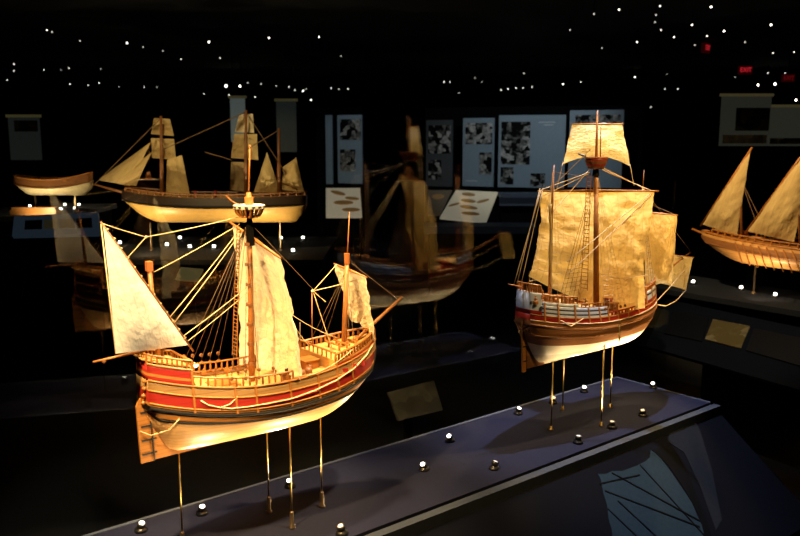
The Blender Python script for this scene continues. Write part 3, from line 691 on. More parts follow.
for (x, y, lit, w) in pucks:
    P = ground(x, y); t = empty('puck_light', P, 0, 'black puck spotlight '+w, 'puck light', 'puck lights on the platform')
    MB().lathe((0, 0, 0), [(.019, 0), (.020, .004), (.018, .010), (.012, .012), (.012, .013)], 20).build('base', puckb, t, smooth=True)
    tow = (OL if x < 470 else OR)+Vector((0, 0, 1.0))-P; tow = (tow.normalized()+Vector((0, 0, 1.0))+Vector((0, -.45, 0))).normalized()
    hd = MB().lathe(Vector((0, 0, .012)), [(.008, 0), (.012, .004), (.0135, .018), (.009, .018)], 18, axis=tow).build('lamp_head', puckb, t, smooth=True)
    MB().lathe(Vector((0, 0, .012))+tow*.0165, [(.0085, 0), (.0085, .0017)], 18, axis=tow).build('lens', bright if lit > .5 else dimm, hd)
UP = [(202, 514, 14, OL, -.1), (290, 487, 10, OL, .1), (424, 470, 14, OL, .25), (342, 534, 22, OL, .15), (230, 560, 14, OL, -.15), (518, 414, 8, OR, -.1), (584, 392, 8, OR, .2), (643, 416, 26, OR, .25), (653, 388, 8, OR, .35), (612, 428, 16, OR, .15), (578, 443, 12, OR, 0)]
for (x, y, W, o, lx) in UP:
    P = ground(x, y)+Vector((0, 0, .045)); spotlight(P, o+D*lx+Vector((0, 0, .88)), W, (1, .72, .38), 95, .6, .012, 'uplight')

# ================================================================== background: printed wall, lecterns
dkwall = mat('wall_black', (.004, .0042, .0055), .9, spec=.05)
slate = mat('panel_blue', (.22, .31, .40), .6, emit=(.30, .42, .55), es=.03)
def panel(x0, y0, x1, y1, Y0, Y1, label, photos, m=slate, texts=(), group=None):
    """a wall panel spanning two picture columns at their own depths; photos in panel fractions"""
    a, b = at(x0, y0, Y0), at(x1, y0, Y1); low = at(x0, y1, Y0).z
    w = (Vector((b.x, b.y, 0))-Vector((a.x, a.y, 0))).length; rz = math.atan2(b.y-a.y, b.x-a.x); h = (a.z+b.z)/2-low
    t = empty('info_panel', (a.x, a.y, low), rz, label, 'information panel', group)
    MB().box((w/2, .02, h/2), (w, .03, h)).build('board', m, t)
    for q in (.15, .85): MB().box((w*q, .02, -low/2), (.04, .025, low)).build('post', dkwall, t)
    for k, (u0, v0, u1, v1, seed) in enumerate(photos):
        MB().box(((u0+u1)/2*w, .003, (1-(v0+v1)/2)*h), ((u1-u0)*w, .004, (v1-v0)*h)).build('photograph', photo_mat('bw_photo_%d' % int(seed*10), (.005, .005, .006), (.45, .46, .46), 12+seed, seed), t)
    for (u0, u1, v) in texts:
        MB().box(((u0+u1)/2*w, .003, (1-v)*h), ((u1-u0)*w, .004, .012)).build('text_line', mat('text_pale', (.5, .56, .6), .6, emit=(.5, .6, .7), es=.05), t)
    return t
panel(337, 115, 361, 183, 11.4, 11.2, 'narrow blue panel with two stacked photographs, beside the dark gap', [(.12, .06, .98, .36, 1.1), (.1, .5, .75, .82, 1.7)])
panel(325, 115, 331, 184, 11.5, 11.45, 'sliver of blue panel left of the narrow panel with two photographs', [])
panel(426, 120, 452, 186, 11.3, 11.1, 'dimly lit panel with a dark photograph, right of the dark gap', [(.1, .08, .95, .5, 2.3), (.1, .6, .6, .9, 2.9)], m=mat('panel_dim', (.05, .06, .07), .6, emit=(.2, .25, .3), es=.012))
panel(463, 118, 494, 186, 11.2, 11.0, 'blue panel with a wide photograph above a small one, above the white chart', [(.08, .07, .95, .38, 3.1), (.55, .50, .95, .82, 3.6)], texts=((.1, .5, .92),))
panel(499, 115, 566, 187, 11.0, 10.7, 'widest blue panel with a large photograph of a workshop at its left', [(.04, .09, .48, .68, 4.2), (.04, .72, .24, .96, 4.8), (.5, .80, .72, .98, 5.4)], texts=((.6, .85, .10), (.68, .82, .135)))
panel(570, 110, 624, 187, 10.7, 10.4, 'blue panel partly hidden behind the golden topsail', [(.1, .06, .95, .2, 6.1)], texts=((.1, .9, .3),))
o = MB(); a, b = at(420, 187, 11.55), at(640, 187, 10.6)
def lowwall(name, p, q, zt, label, m):
    d = (Vector((q.x, q.y, 0))-Vector((p.x, p.y, 0))); rz = math.atan2(d.y, d.x); w = d.length
    o = MB().box((w/2, .06, zt/2), (w, .06, zt)).build(name, m); o.location = (p.x, p.y, 0); o.rotation_euler = (0, 0, rz); tag(o, label, 'partition', kind='structure'); return o
lowwall('wall_partition', at(424, 187, 11.75), at(640, 187, 10.75), 2.08, 'black partition carrying the blue panels', dkwall)
lowwall('wall_partition_left', at(316, 187, 11.9), at(361.5, 187, 11.6), 2.08, 'black partition carrying the narrow panels', dkwall)
def lectern(q, Y0, Y1, label, cm, items, imat):
    """tilted label desk: q = four pixels (top-left, top-right, bottom-right, bottom-left)"""
    tl, tr, br, bl = at(*q[0], Y0), at(*q[1], Y0), at(*q[2], Y1), at(*q[3], Y1)
    c = (tl+tr+br+bl)/4; t = empty('label_desk', (c.x, c.y, 0), 0, label, 'display desk'); o = Vector((c.x, c.y, 0))
    n = (tr-tl).cross(bl-tl).normalized(); n = n if n.z > 0 else -n
    MB().prism([p-o for p in (tl, tr, br, bl)], -n*.03).build('chart_board', cm, t)
    zt = c.z-.06
    MB().box((0, .05, zt/2), ((tr-tl).length*.55, .12, zt)).build('pedestal', dkwall, t)
    for (u, v, du, dv, tilt) in items:
        pts = []
        for k in range(10):
            w = 2*PI*k/10; uu = u+du*math.cos(w)*math.cos(tilt)-dv*math.sin(w)*math.sin(tilt); vv = v+du*math.cos(w)*math.sin(tilt)+dv*math.sin(w)*math.cos(tilt)
            pts.append(tl.lerp(tr, uu).lerp(bl.lerp(br, uu), vv)-o+n*.012)
        MB().prism(pts, -n*.011).build('illustration', imat, t)
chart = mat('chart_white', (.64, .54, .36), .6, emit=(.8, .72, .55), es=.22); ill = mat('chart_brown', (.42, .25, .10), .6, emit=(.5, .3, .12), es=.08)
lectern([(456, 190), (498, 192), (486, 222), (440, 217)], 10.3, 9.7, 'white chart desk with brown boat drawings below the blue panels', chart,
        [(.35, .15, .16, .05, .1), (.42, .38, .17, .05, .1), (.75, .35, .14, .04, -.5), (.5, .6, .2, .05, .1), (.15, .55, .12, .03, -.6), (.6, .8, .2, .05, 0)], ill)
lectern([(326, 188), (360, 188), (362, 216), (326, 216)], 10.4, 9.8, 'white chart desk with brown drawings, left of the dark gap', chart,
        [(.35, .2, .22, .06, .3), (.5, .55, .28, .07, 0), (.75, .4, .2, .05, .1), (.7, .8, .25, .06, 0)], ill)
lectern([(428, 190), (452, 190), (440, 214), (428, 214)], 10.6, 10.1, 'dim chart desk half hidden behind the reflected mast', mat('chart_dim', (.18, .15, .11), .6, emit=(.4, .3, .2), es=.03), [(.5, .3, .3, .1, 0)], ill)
# blue-grey bench rails under the panels
def bench(x0, x1, yt, yb, Y, m, label):
    a, b = at(x0, yt, Y), at(x1, yt, Y); zb = at(x0, yb, Y).z; t = empty('display_bench', ((a.x+b.x)/2, Y, 0), 0, label, 'display bench'); w = b.x-a.x
    MB().box((0, .15, a.z-.02), (w, .4, .04)).build('bench_top', m, t)
    MB().box((0, .04, (a.z-.04+zb)/2), (w, .04, a.z-.04-zb)).build('front_panel', m, t)
    MB().box((0, .2, zb/2), (w*.9, .2, zb)).build('pedestal', dkwall, t)
benm = mat('bench_blue', (.05, .065, .10), .6, emit=(.2, .28, .42), es=.02)
bench(500, 556, 194, 206, 10.1, benm, 'blue-grey bench below the widest blue panel')
bench(424, 536, 226, 234, 8.6, mat('bench_dim', (.03, .04, .06), .6, emit=(.2, .28, .42), es=.008), 'low dark bench in front of the white chart desk')
# dim hanging banners on the left, dim panels on the right wall and far left
def banner(x0, y0, x1, y1, Y, col, es, label, name='hanging_banner', cat='banner', extra=()):
    a, b = at(x0, y0, Y), at(x1, y1, Y); t = empty(name, ((a.x+b.x)/2, Y, b.z), 0, label, cat); w, h = b.x-a.x, a.z-b.z
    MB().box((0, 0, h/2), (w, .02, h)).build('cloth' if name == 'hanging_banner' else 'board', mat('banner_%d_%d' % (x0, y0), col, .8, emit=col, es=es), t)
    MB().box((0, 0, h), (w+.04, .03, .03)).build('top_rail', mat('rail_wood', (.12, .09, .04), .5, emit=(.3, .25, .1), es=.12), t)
    if name == 'hanging_banner':
        MB().tube([(-w*.3, 0, h), (-w*.3, 0, 2.9-b.z)], .006).build('hanging_cord', BLK, t); MB().tube([(w*.3, 0, h), (w*.3, 0, 2.9-b.z)], .006).build('hanging_cord', BLK, t)
    else:
        MB().box((0, .03, -b.z/2), (w*.5, .03, b.z)).build('stand', dkwall, t)
    for (u0, v0, u1, v1, c, e) in extra:
        MB().box(((u0+u1-1)/2*w, -.013, (1-(v0+v1)/2)*h), ((u1-u0)*w, .006, (v1-v0)*h)).build('photograph', photo_mat('dim_photo_%d_%d' % (x0, int(u0*100)), (c*.1,)*3, (c, c*.9, c*.7), 7, u0*9+x0), t)
banner(230, 97, 246, 142, 9.5, (.16, .19, .18), .35, 'pale grey-green banner above the far white topsail')
banner(276, 100, 297, 152, 9.8, (.05, .06, .055), .18, 'dim grey banner right of the far topsail')
banner(8, 116, 42, 160, 8.8, (.022, .026, .024), .35, 'dim panel above the small boat at the far left', 'standing_panel', 'panel', [(.2, .1, .95, .35, .12, 0)])
banner(722, 95, 768, 146, 9.0, (.05, .052, .038), .28, 'dim olive panel behind the triangular-sailed galley', 'standing_panel', 'panel', [(.06, .78, .95, .95, .25, 0), (.3, .25, .98, .7, .06, 0)])
banner(771, 106, 812, 146, 9.3, (.055, .057, .042), .28, 'dim olive panel at the right frame edge above the galley sail', 'standing_panel', 'panel', [(.02, .80, .95, .95, .25, 0)])

# ================================================================== background ships
def far_ship(name, P, rz, zb, label, cat='ship model'): return empty(name, P, rz, label, cat)
# 1. long three-masted ship at left, bow to the left
Y1 = 7.0
def b1(x, y, dy=0.0):
    p = at(x, y, Y1+dy); return p
o1 = at(205, 222, Y1); root1 = empty('sailing_ship_model', (o1.x, Y1, o1.z), PI, 'long three-masted ship model with square topsails in the far case at left', 'ship model')
def l1(x, y, off=0.0):
    p = at(x, y, Y1); return Vector((-(p.x-o1.x), off, p.z))
x_bow, x_st = l1(122, 200).x, l1(306, 200).x
S1 = Ship(root1, o1.z, x_st, x_bow, .18, o1.z, l1(0, 205).z, .02, .06, .5, l1(0, 207).z, aft=.07, fwd=.22, xm=(x_st+x_bow)/2, ztop=l1(0, 197).z, stem=l1(0, 197).z)
zt_ = l1(0, 197).z; zw_ = l1(0, 206).z
GOLDB = mat('copper_bottom', (.75, .44, .12), .4)
S1.side([(o1.z, zw_, 0), (zw_, zt_, 1)], 'hull', [GOLDB, wood('black_topside', (.028, .014, .006), (.014, .007, .003), .02)], solid=.006); S1.wale(zw_, BLK, .01); S1.deck(zt_-.005, x_st, x_bow-.02)
for sd in (-1, 1): S1.railing(zt_, x_st, x_bow-.05, .03, 22, DKOAK, sd, .006, .005)
def m1(xb, yb, xt, yt, r, nm): S1.spar([l1(xb, yb), l1(xt, yt)], r, DKOAK, nm, r*.5)
m1(162, 198, 161, 116, .02, 'fore_mast'); m1(246, 198, 246, 110, .02, 'main_mast'); m1(279, 198, 279, 128, .02, 'mizzen_mast')
m1(136, 196, 93, 184, .014, 'bowsprit')
def q1(P, bul, seed, nm, m=SAILB): S1.sail([l1(*P[0]), l1(*P[1]), l1(*P[2]), l1(*P[3])], bul, m, nm, wr=.02, seed=seed, nu=14, nv=14)
def t1_(P, seed, nm): S1.tri_sail([l1(*P[0]), l1(*P[1]), l1(*P[2])], (0, .04, 0), SAILB, nm, n=14, wr=.015, seed=seed)
q1([(154, 118), (170, 119), (151, 134), (174, 136)], (.03, -.10, 0), 1, 'fore_topgallant'); q1([(151, 138), (174, 139), (152, 158), (176, 160)], (.03, -.1, 0), 2, 'fore_topsail')
q1([(239, 114), (253, 114), (235, 132), (254, 133)], (.03, -.1, 0), 3, 'main_topgallant', SAILA); q1([(234, 134), (257, 134), (231, 158), (258, 160)], (.03, -.1, 0), 4, 'main_topsail')
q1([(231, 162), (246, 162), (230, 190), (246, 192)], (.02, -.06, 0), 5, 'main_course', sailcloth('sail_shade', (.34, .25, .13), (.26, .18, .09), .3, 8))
q1([(167, 160), (182, 155), (166, 195), (190, 196)], (.02, -.05, 0), 6, 'fore_spanker')
t1_([(151, 142), (98, 180), (130, 186)], 7, 'jib'); t1_([(152, 152), (112, 182), (136, 186)], 8, 'fore_staysail')
t1_([(267, 152), (254, 192), (281, 193)], 9, 'main_staysail'); t1_([(296, 157), (282, 182), (304, 192)], 10, 'spanker')
q1([(283, 167), (296, 158), (282, 190), (303, 192)], (.02, -.03, 0), 11, 'driver')
S1.ropes([(l1(161, 118), l1(95, 184)), (l1(246, 112), l1(162, 150)), (l1(279, 130), l1(246, 150)), (l1(246, 112), l1(300, 195)), (l1(205, 152), l1(232, 160))], .004, DROPE, 'stay')
for x in (200, 220): S1.spar([l1(x-2, 197, .1), l1(x-2, 190, .1)], .012, REDW, 'deck_post')
# stand under it: dark case floor with rods
def cradle(x, Y, z0, zt, label):
    t = empty('cradle_rod', (x, Y, z0), 0, label, 'support rod', 'rods under the background models'); MB().tube([(0, 0, 0), (0, 0, zt-z0)], .008).build('rod', STEEL, t); MB().lathe((0, 0, 0), [(.02, 0), (.02, .01), (.008, .02)], 10).build('foot', STEEL, t)
TBL = .72
for px_, w in ((150, 'bow'), (280, 'stern')):
    cradle(at(px_, 220, Y1).x, Y1, TBL, o1.z-.002, 'dark rod under the %s of the long three-masted ship' % w)
# 2. small open boat at far left
Y2 = 6.6; o2 = at(52, 195, Y2); root2 = empty('boat_model', (o2.x, Y2, o2.z), PI, 'small mastless boat model with white lower hull at the far left', 'boat model')
xa2, xb2 = -(at(92, 190, Y2).x-o2.x), -(at(15, 190, Y2).x-o2.x)
zt2, zw2 = at(50, 179, Y2).z, at(50, 187, Y2).z
S2 = Ship(root2, o2.z, xa2, xb2, .12, o2.z, zw2, .05, .03, .25, zw2-.01, aft=.14, fwd=.24, xm=(xa2+xb2)/2, ztop=zt2, stem=zt2)
S2.side([(o2.z, zw2, 0), (zw2, zt2, 1)], 'hull', [mat('boat_white', (.85, .72, .45), .5), BRN], solid=.005); S2.wale(zw2, DKOAK, .008); S2.wale(zt2, OAK, .008); S2.deck(lerp(zw2, zt2, .5), xa2, xb2-.03, TAN)
for x in (-.15, -.03, .1): S2.part(MB().box((x, 0, lerp(zw2, zt2, .85)), (.03, .2, .012)), 'thwart', OAK)
for x in (-.18, .0, .14): S2.part(MB().box((x, -.05, zt2), (.05, .04, .03)), 'chest', DKOAK)
for px_, w in ((35, 'right of the bow'), (75, 'near the stern')): cradle(at(px_, 195, Y2).x, Y2, 1.08, o2.z-.002, 'dark rod under the small mastless boat, '+w)
def table(x0, x1, Y, dep, zt, name, label, m):
    a, b = at(x0, 200, Y).x, at(x1, 200, Y).x; t = empty(name, ((a+b)/2, Y, 0), 0, label, 'platform')
    MB().box((0, 0, zt-.02), (b-a, dep, .04)).build('top_board', m, t); MB().box((0, 0, (zt-.04)/2), (b-a-.08, dep-.08, zt-.04)).build('plinth', dkwall, t)
farcl = mat('far_cloth', (.035, .042, .065), .8)
table(111, 330, 7.2, 1.5, TBL, 'display_platform', 'dark platform under the long three-masted ship', mat('far_cloth_dark', (.018, .020, .028), .8))
table(-10, 92, 6.9, 1.2, 1.08, 'display_platform', 'dark blue platform under the small mastless boat', farcl)
def far_puck(x, y, z, label, group, s=1.0):
    t = empty('puck_light', ground(x, y, z), 0, label, 'puck light', group)
    MB().lathe((0, 0, 0), [(.028*s, 0), (.028*s, .012*s), (.018*s, .016*s)], 12).build('base', puckb, t); MB().lathe((0, 0, .016*s), [(.014*s, 0), (.014*s, .016*s), (.009*s, .02*s)], 12).build('lens', bright, t)
for (x, y) in ((19, 212), (37, 210), (45, 212), (61, 211), (75, 210), (65, 206.5), (79, 206.5), (30, 208)): far_puck(x, y, 1.08, 'tiny puck light in the row under the small mastless boat', 'puck lights under the small boat', .75)
for (x, y) in ((120, 245), (167, 247), (190, 249), (214, 249), (281, 240), (303, 240), (293, 253), (180, 240)): far_puck(x, y, TBL, 'tiny puck light on the platform under the long three-masted ship', 'puck lights under the long ship', 1.0)
q = [at(181, 267, 5.25), at(203, 269, 5.25), at(197, 281, 5.15), at(175, 279, 5.15)]; cc = (q[0]+q[2])/2; cc.z = 0
t = empty('label_stand', cc, 0, 'dim yellowed label below the long three-masted ship', 'label')
MB().prism([p-cc for p in q], (0, .01, -.01)).build('label_card', mat('label_yellow', (.2, .17, .07), .6, emit=(.5, .4, .15), es=.12), t)
MB().box((0, .06, (q[0].z-.05)/2), (.04, .02, q[0].z-.05)).build('post', dkwall, t)
o = at(35, 203, 6.45); t = empty('boat_strip', (o.x, 6.45, 1.08), 0, 'low orange-brown strip under the bow of the small mastless boat', 'stand')
MB().box((0, 0, .02), (.36, .10, .04)).box((0, 0, .05), (.34, .08, .02)).build('board', wood('strip_orange', (.5, .24, .07), (.36, .15, .04), .5), t)  # low two-step block in streaky orange-brown
# label rail in front of the small boat
tl, tr, br, bl = at(14, 216, 5.9), at(98, 212, 5.9), at(100, 234, 5.6), at(12, 236, 5.6)
cc = (tl+br)/2; cc.z = 0; t = empty('label_rail', cc, 0, 'blue-grey sloping label rail in front of the small mastless boat', 'display rail')
MB().prism([p-cc for p in (tl, tr, br, bl)], (0, .02, -.02)).build('rail_board', mat('far_rail', (.045, .06, .09), .6, emit=(.2, .3, .45), es=.05), t)
MB().box((0, .2, (tl.z-.08)/2), (.5, .1, tl.z-.08)).build('pedestal', dkwall, t)
nn = Vector((0, -.004, .004))
for (u0, u1, m) in ((.14, .34, mat('card_dark', (.03, .028, .022), .6)), (.36, .52, mat('card_olive', (.08, .07, .04), .6, emit=(.3, .25, .12), es=.05)), (.54, .72, mat('card_dark2', (.04, .036, .03), .6)), (.74, .92, photo_mat('card_grey', (.06, .06, .06), (.4, .4, .4), 22, 2.2))):
    q = [tl.lerp(tr, u).lerp(bl.lerp(br, u), v)-cc+nn for u, v in ((u0, .28), (u1, .28), (u1, .72), (u0, .72))]; MB().prism(q, (0, .003, -.003)).build('label_card', m, t)
# 3. galley at right, bow pointing left and away
a3 = ANG+PI/2
def onN(x, y, P0):   # point on the vertical plane through P0 that runs along N
    return hit(x, y, P0, D)
P3 = at(735, 258, 6.2); 
def l3(x, y, off=0.0):
    p = hit(x, y, P3+D*(-off), D); d = p-P3; return Vector((d.dot(N), off, p.z))
kz3 = l3(735, 262).z
root3 = empty('galley_model', (P3.x, P3.y, kz3), a3, 'lateen-rigged oared galley model with two triangular sails at the right edge', 'ship model')
xb3 = l3(702, 238).x; xs3 = xb3-2.05
zt3, zw3 = l3(735, 240).z, l3(735, 250).z
S3 = Ship(root3, kz3, xs3, xb3, .18, kz3, zw3, .06, .05, .3, zw3, aft=.1, fwd=.2, xm=(xs3+xb3)/2, ztop=zt3, stem=zt3+.01)
S3.side([(kz3, zw3, 0), (zw3, lerp(zw3, zt3, .6), 1), (lerp(zw3, zt3, .6), zt3, 0)], 'hull', [wood('galley_gold', (.62, .33, .10), (.40, .18, .05), .02), BRN], solid=.005); S3.wale(zw3, DKOAK, .007); S3.wale(zt3, OAK, .008)
S3.deck(zt3-.01, xs3, xb3-.05, TAN)
for sd in (-1, 1): S3.railing(zt3, xs3, xb3-.12, .035, 30, OAK, sd, .005, .004)
S3.spar([l3(706, 236)+Vector((-.05, 0, 0)), l3(692, 229)], .014, OAK, 'ram', .008)
for k in range(22):
    x = xb3-.32-.064*k
    z = S3.lev(zt3, x)-.005; y = S3.B(x, z)
    for sd in (1, -1):
        S3.spar([(x, sd*(y-.02), z+.01), (x-.16, sd*(y+.13), z-.15)], .006, OAK, 'oar', .004, 6)
S3.spar([l3(742, 244), l3(740, 175)], .012, DKOAK, 'fore_mast', .008)
S3.spar([l3(801, 252), l3(796, 170)], .013, DKOAK, 'main_mast', .008)
pk3, tk3 = l3(751, 149), l3(702, 224)
S3.spar([pk3.lerp(tk3, -.02), tk3.lerp(pk3, -.03)], .008, OAK, 'fore_yard'); S3.tri_sail([pk3, tk3, l3(737, 236)], (0, .05, 0), SAILB, 'fore_sail', n=20, wr=.02, seed=12)
pk3, tk3 = l3(822, 128), l3(747, 231)
S3.spar([pk3.lerp(tk3, -.02), tk3.lerp(pk3, -.03)], .009, OAK, 'main_yard'); S3.tri_sail([pk3, tk3, l3(794, 242)], (0, .06, 0), SAILB, 'main_sail', n=22, wr=.02, seed=14)
S3.ropes([(l3(740, 178), l3(765, 246)), (l3(740, 178), l3(775, 248)), (l3(751, 150), l3(738, 200)), (l3(796, 172), l3(770, 248))], .003, DROPE, 'stay')
# the galley's own case: platform, label rail, cards, pucks
pp = P3.copy(); pp.z = 0
t = empty('display_platform', pp, a3, 'dark blue platform under the oared galley at right', 'platform')
zpl = .52
MB().box((-.3, 0, zpl-.02), (2.6, .72, .04)).build('top_board', mat('galley_cloth', (.014, .018, .030), .9, spec=.05), t); MB().box((-.3, 0, (zpl-.04)/2), (2.5, .64, zpl-.04)).build('plinth', dkwall, t)
for x in (xb3-.45, xb3-1.1):
    t = empty('cradle_rod', P3+N*x+Vector((0, 0, zpl-P3.z)), 0, 'dark rod under the oared galley, '+('nearer its bow' if x > xb3-.8 else 'nearer its stern'), 'support rod', 'rods under the background models')
    MB().tube([(0, 0, 0), (0, 0, kz3-zpl-.002)], .007).build('rod', STEEL, t); MB().lathe((0, 0, 0), [(.02, 0), (.02, .01), (.008, .02)], 10).build('foot', STEEL, t)
# dark hull with pale keel shown beneath the galley
for i, (x, y) in enumerate(((693, 284), (741, 290), (775, 297))):
    P = hit(x, y, Vector((0, 0, zpl)), Vector((0, 0, 1))); t = empty('puck_light', P, 0, 'bright puck spotlight under the galley, '+('nearest the golden spritsail', 'middle of three', 'nearest the right frame edge')[i], 'puck light', 'puck lights under the galley')
    MB().lathe((0, 0, 0), [(.026, 0), (.026, .010), (.016, .014)], 14).build('base', puckb, t); MB().lathe((0, 0, .014), [(.012, 0), (.012, .014), (.008, .018)], 14).build('lens', bright, t)
q = [ground(667, 299, .62), ground(825, 333, .62), None, ground(646, 346, .43)]; q[2] = q[1]+q[3]-q[0]
cc = (q[0]+q[2])/2; cc.z = 0; t = empty('label_rail', cc, 0, 'dark sloping label rail in front of the galley holding a yellowed chart', 'display rail')
MB().prism([p-cc for p in q], (.03, .03, -.03)).build('rail_board', mat('galley_rail', (.014, .017, .026), .8, spec=.1), t)
MB().box((.25, .25, .2), (.5, .3, .4), Matrix.Rotation(a3, 3, 'Z')).build('pedestal', dkwall, t)
nq = (q[1]-q[0]).cross(q[3]-q[0]).normalized(); nq = nq if nq.z > 0 else -nq
def card(pts, m, name='label_card'):
    MB().prism([hit(x, y, q[0]+nq*.008, nq)-cc for x, y in pts], -nq*.006).build(name, m, t)
card([(674, 311), (709, 317), (702, 341), (664, 333)], mat('card_black', (.008, .008, .010), .5))
card([(713, 319), (750, 326), (741, 348), (705, 339)], photo_mat('card_chart', (.26, .18, .06), (.5, .40, .2), 12, 1.3), 'chart')
card([(754, 328), (812, 340), (808, 368), (746, 350)], mat('card_black2', (.009, .009, .011), .5))
# dim tilted label behind the glass between the ships
q = [hit(388, 393, case(0, 3.05, 0), N), hit(434, 381, case(0, 3.05, 0), N), hit(443, 410, case(0, 2.93, 0), N), hit(398, 421, case(0, 2.93, 0), N)]
cc = (q[0]+q[2])/2; cc.z = 0; t = empty('label_stand', cc, 0, 'dim tilted white label behind the glass between the two ship models', 'label')
MB().prism([p-cc for p in q], N*.012).build('label_card', photo_mat('label_dim', (.016, .015, .014), (.040, .037, .033), 9, 3.3), t)
MB().box(N*.06+Vector((0, 0, (q[0].z-.03)/2)), (.04, .02, q[0].z-.03), Matrix.Rotation(ANG, 3, 'Z')).build('post', dkwall, t)

# ================================================================== ceiling spotlights and exit signs
CEIL = 2.9
dots = [(47,30,.8),(52,32,.5),(14,64,.9),(14,71,.6),(7,80,.6),(44,70,.7),(61,70,.5),(69,68,.7),(80,41,.4),(70,84,.9),(88,85,.8),(99,83,.9),(101,69,.5),(119,87,.5),(127,43,1.3),(143,47,.4),(163,51,.4),(144,87,.7),(157,87,.5),(209,42,1.5),(181,59,.7),(220,58,.7),(269,38,1.3),(319,37,1.3),(279,57,.6),(204,94,.8),(226,86,2.2),(240,86,1.9),(229,95,1.0),(248,83,.8),(261,84,.7),(255,97,1.0),(276,86,.8),(289,87,1.0),(295,90,.9),(303,91,1.2),(306,89,.8),(311,100,1.3),(331,88,1.0),(339,89,.7),(348,89,1.0),(341,56,.5),
 (444,82,1.1),(450,82,.9),(475,78,.5),(482,82,.4),(459,93,.5),(501,90,1.1),(508,89,1.0),(516,88,1.0),(524,73,.7),(523,88,.8),(532,87,1.1),(563,84,1.2),(581,82,1.0),(602,48,.4),(570,30,.4),(594,14,.4),(619,10,1.2),(637,42,1.2),(655,22,.5),(660,6,1.1),(656,15,.5),(661,30,.7),(674,37,1.2),(692,25,1.3),(707,36,.6),(711,7,1.3),(724,31,1.5),(745,42,.3),(771,25,1.5),(773,53,.8),(794,52,.8),(735,77,.5),(665,89,1.0),(678,89,1.1),(635,77,1.2),(651,107,.9),(667,74,.4),(768,73,.8),(758,85,1.6),(775,84,1.9),(796,100,1.6),(785,73,.6),(695,45,.4)]
def place(x, y):
    if y > 92: z = CEIL-.55
    elif y > 78: z = CEIL-.30
    else: z = CEIL-.14
    if y < 12: z = CEIL-.14
    r = ray(x, y); t = (z-CAMZ)/r.z
    P = Vector((r.x*t, r.y*t, z))
    if P.y > 26:
        f = 26/P.y; P = Vector((P.x*f, 26, CAMZ+(z-CAMZ)*f))
    return P
def near_word(x, y):
    v = 'high' if y < 45 else ('mid-height' if y < 75 else 'low')
    return v
LEV = [mat('spot_lens_%d' % k, (1, 1, 1), .3, emit=(1, .93, .82), es=(1.2, 3, 8)[k]) for k in range(3)]
used_labels = {}
for (x, y, s) in dots:  # some of these spots stand in for reflections of the ceiling lights
    P = place(x, y); d = P.length
    rr = max(.009, min(.06, s*.62*d/F))
    sec = ('far left corner', 'left end', 'left, over the lateen mizzen sail', 'over the left ship masts', 'right of the left ship masts', 'over the dark gap', 'over the blue panels', 'over the golden topsail', 'right of the golden topsail', 'over the galley')[min(9, int(x/80))]
    lab = '%s %s ceiling spotlight in the dark, %s' % (('faint', 'small', 'bright')[0 if s < .6 else 1 if s < 1.15 else 2], near_word(x, y), sec)
    k = used_labels.get(lab, 0); used_labels[lab] = k+1
    t = empty('ceiling_spotlight', P, 0, lab, 'ceiling light', lab)
    ax = (Vector((0, 0, 1.2))-P).normalized()
    h = MB().lathe(-ax*rr*2.4, [(rr*.7, 0), (rr*1.15, rr*.8), (rr*1.15, rr*2.4), (rr*1.0, rr*2.4)], 12, axis=ax).build('housing', puckb, t)
    MB().lathe(-ax*rr*.15, [(rr, 0), (rr*.9, rr*.14), (rr*.4, rr*.2)], 12, axis=ax).build('lens', LEV[0 if s < .6 else 1 if s < 1.15 else 2], t)
    MB().tube([-ax*rr*1.5, Vector((-ax.x*rr*1.5, -ax.y*rr*1.5, CEIL-P.z))], .004).build('stem', dkwall, t)
def exit_sign(x, y, Y, w, rz, es, label):
    P = at(x, y, Y); t = empty('exit_sign', P, rz, label, 'exit sign')
    h = w*.62
    MB().box((0, .03, 0), (w, .05, h)).build('housing', mat('sign_dark', (.02, .004, .004), .5, emit=(1, .02, .03), es=.012), t)
    cu = bpy.data.curves.new('lettering', 'FONT'); cu.body = 'EXIT'; cu.align_x = 'CENTER'; cu.align_y = 'CENTER'; cu.size = h*.78; cu.extrude = .002
    o = bpy.data.objects.new('lettering', cu); C.objects.link(o); o.parent = t; o.location = (0, 0, 0); o.rotation_euler = (PI/2, 0, 0)
    o.scale = (w/(h*.78*2.3)*.98, 1, 1)
    cu.materials.append(mat('sign_red_%d' % int(es*10), (.6, .02, .02), .5, emit=(1, .03, .05), es=es))
    bpy.context.view_layer.update()
    me = bpy.data.meshes.new_from_object(o.evaluated_get(bpy.context.evaluated_depsgraph_get())); sc_ = o.scale.copy(); bpy.data.objects.remove(o)
    o = bpy.data.objects.new('lettering', me); C.objects.link(o); o.parent = t; o.rotation_euler = (PI/2, 0, 0); o.scale = sc_
    MB().tube([(0, .03, h/2), (0, .03, CEIL-P.z)], .01).build('stem', puckb, t)
exit_sign(746, 70, 12.6, .2, 0, .55, 'glowing red exit sign above the olive panels, brightest of three')
exit_sign(708, 48, 11.0, .2, .9, .35, 'faint red exit sign seen obliquely, left of the brightest one')
exit_sign(789, 78, 12.6, .18, 0, .10, 'very dim red exit sign near the right edge')

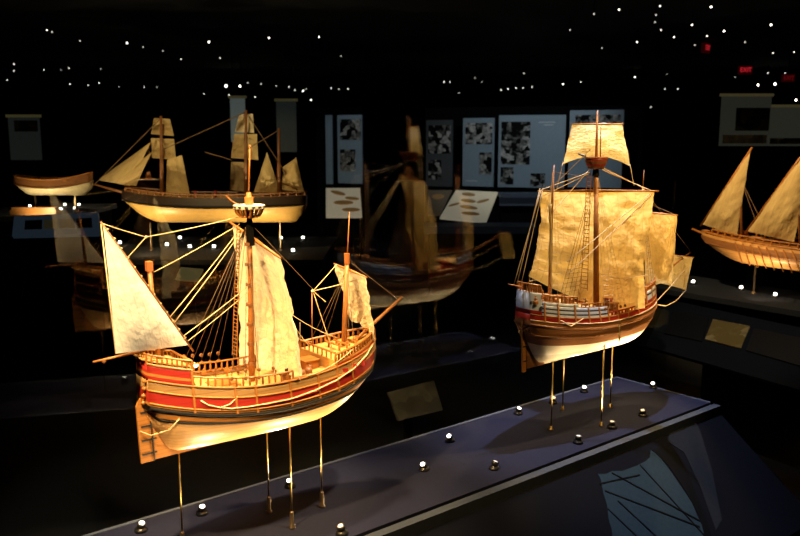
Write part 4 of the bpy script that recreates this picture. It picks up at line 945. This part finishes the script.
# ================================================================== room
def room(name, c, size, m):
    o = MB().box((0, 0, 0), size).build(name, m); o.location = c; return tag(o, None, None, None, 'structure')
room('floor', (0, 13, -.05), (46, 36, .1), mat('floor_black', (.012, .013, .017), .55, spec=.2)); room('ceiling', (0, 13, CEIL+.05), (46, 36, .1), mat('ceiling_black', (.006, .006, .007), .9))
room('wall_back', (0, 31, CEIL/2), (46, .1, CEIL), dkwall); room('wall_left', (-23, 13, CEIL/2), (.1, 36, CEIL), dkwall); room('wall_right', (23, 13, CEIL/2), (.1, 36, CEIL), dkwall); room('wall_front', (0, -5, CEIL/2), (46, .1, CEIL), dkwall)
w = bpy.data.worlds.new('dark'); scene.world = w; w.use_nodes = True; w.node_tree.nodes['Background'].inputs[0].default_value = (.35, .4, .55, 1); w.node_tree.nodes['Background'].inputs[1].default_value = .0015

# ================================================================== lamps
WARM = (1, .64, .25)
def cs(o, x, y, z): return o+D*x+N*y+Vector((0, 0, z))
spotlight(cs(OL, -1.1, -.55, 2.8), cs(OL, 0, 0, 1.1), 560, WARM, 34, .6, .05, 'key_left_ship')
spotlight(cs(OL, .55, -.75, 2.8), cs(OL, .1, 0, 1.1), 400, (1, .70, .34), 30, .6, .05, 'key_left_ship')
spotlight(cs(OL, -.75, -1.25, 2.5), cs(OL, -.32, 0, 1.2), 280, (1, .78, .48), 24, .6, .05, 'key_mizzen')  # front light added to lift dark patches on the mizzen sail
spotlight(cs(OL, .1, .1, 2.84), cs(OL, .02, 0, 1.0), 330, (1, .68, .30), 36, .6, .05, 'top_left_ship')
spotlight(cs(OR, -.25, -1.3, 2.75), cs(OR, .05, 0, 1.2), 130, WARM, 34, .6, .05, 'key_right_ship')
spotlight(cs(OR, .95, -.5, 2.8), cs(OR, .2, 0, 1.15), 260, (1, .66, .26), 36, .6, .05, 'key_right_ship')
spotlight(cs(OR, .8, .45, 2.7), cs(OR, .1, 0, 1.2), 220, (1, .66, .26), 36, .6, .05, 'back_right_ship')
spotlight(cs(OL, .55, .1, 2.85), cs(OL, .7, 0, .5), 38, (.75, .82, 1), 70, .7, .03, 'platform_lamp')
spotlight(cs(OR, .1, .05, 2.85), cs(OR, .08, -.05, .5), 300, (.75, .80, 1), 44, .7, .02, 'platform_lamp')
spotlight(cs(OL, -.15, .1, 2.85), cs(OL, -.1, 0, .5), 32, (.75, .82, 1), 60, .7, .03, 'platform_lamp')
# far cases
spotlight((o1.x-.2, Y1-1.8, 2.8), (o1.x-.1, Y1, 1.35), 140, (1, .70, .34), 60, .7, .05, 'far_ship_lamp')
spotlight((o1.x-.5, Y1-.5, TBL+.06), (o1.x-.3, Y1, 1.1), 24, (1, .75, .4), 120, .8, .02, 'far_ship_uplight')
spotlight((o1.x+.5, Y1-.5, TBL+.06), (o1.x+.4, Y1, 1.1), 24, (1, .75, .4), 120, .8, .02, 'far_ship_uplight')
spotlight((o2.x, Y2-.4, 1.12), (o2.x, Y2, 1.26), 9, (1, .75, .4), 120, .8, .02, 'boat_uplight')
spotlight((o2.x-.2, Y2-1.2, 2.8), (o2.x, Y2, 1.25), 8, (1, .7, .36), 40, .7, .05, 'boat_lamp')
spotlight(P3-D*1.6+N*.2+Vector((0, 0, 2.8-P3.z)), P3-N*.3+Vector((0, 0, .15)), 350, (1, .68, .30), 50, .7, .05, 'galley_lamp')
spotlight(P3-D*.35-N*.3+Vector((0, 0, zpl+.06-P3.z)), P3-N*.3, 14, (1, .72, .38), 130, .8, .02, 'galley_uplight')
spotlight(at(530, 150, 8.6)+Vector((0, 0, 1.1)), at(520, 150, 10.9), 75, (.9, .95, 1), 75, .8, .1, 'panel_lamp')
spotlight(at(345, 150, 9.4)+Vector((0, 0, 1.1)), at(345, 152, 11.2), 28, (.9, .95, 1), 45, .8, .1, 'panel_lamp')
spotlight(ground(728, 332, .55)+Vector((-.3, -.5, 2.2)), ground(728, 332, .55), 40, (1, .9, .7), 45, .8, .05, 'chart_lamp')

# ================================================================== camera
cam = bpy.data.cameras.new('camera'); co = bpy.data.objects.new('camera', cam); scene.collection.objects.link(co)
cam.sensor_width = 36; cam.lens = F*36/800; co.location = (0, 0, CAMZ); co.rotation_euler = (PI/2-PITCH, 0, 0); cam.clip_start = .05; cam.clip_end = 100
cam.dof.use_dof = True; cam.dof.focus_distance = 2.75; cam.dof.aperture_fstop = 5.0
scene.camera = co
scene.view_settings.view_transform = 'Standard'; scene.view_settings.look = 'None'; scene.view_settings.exposure = 0
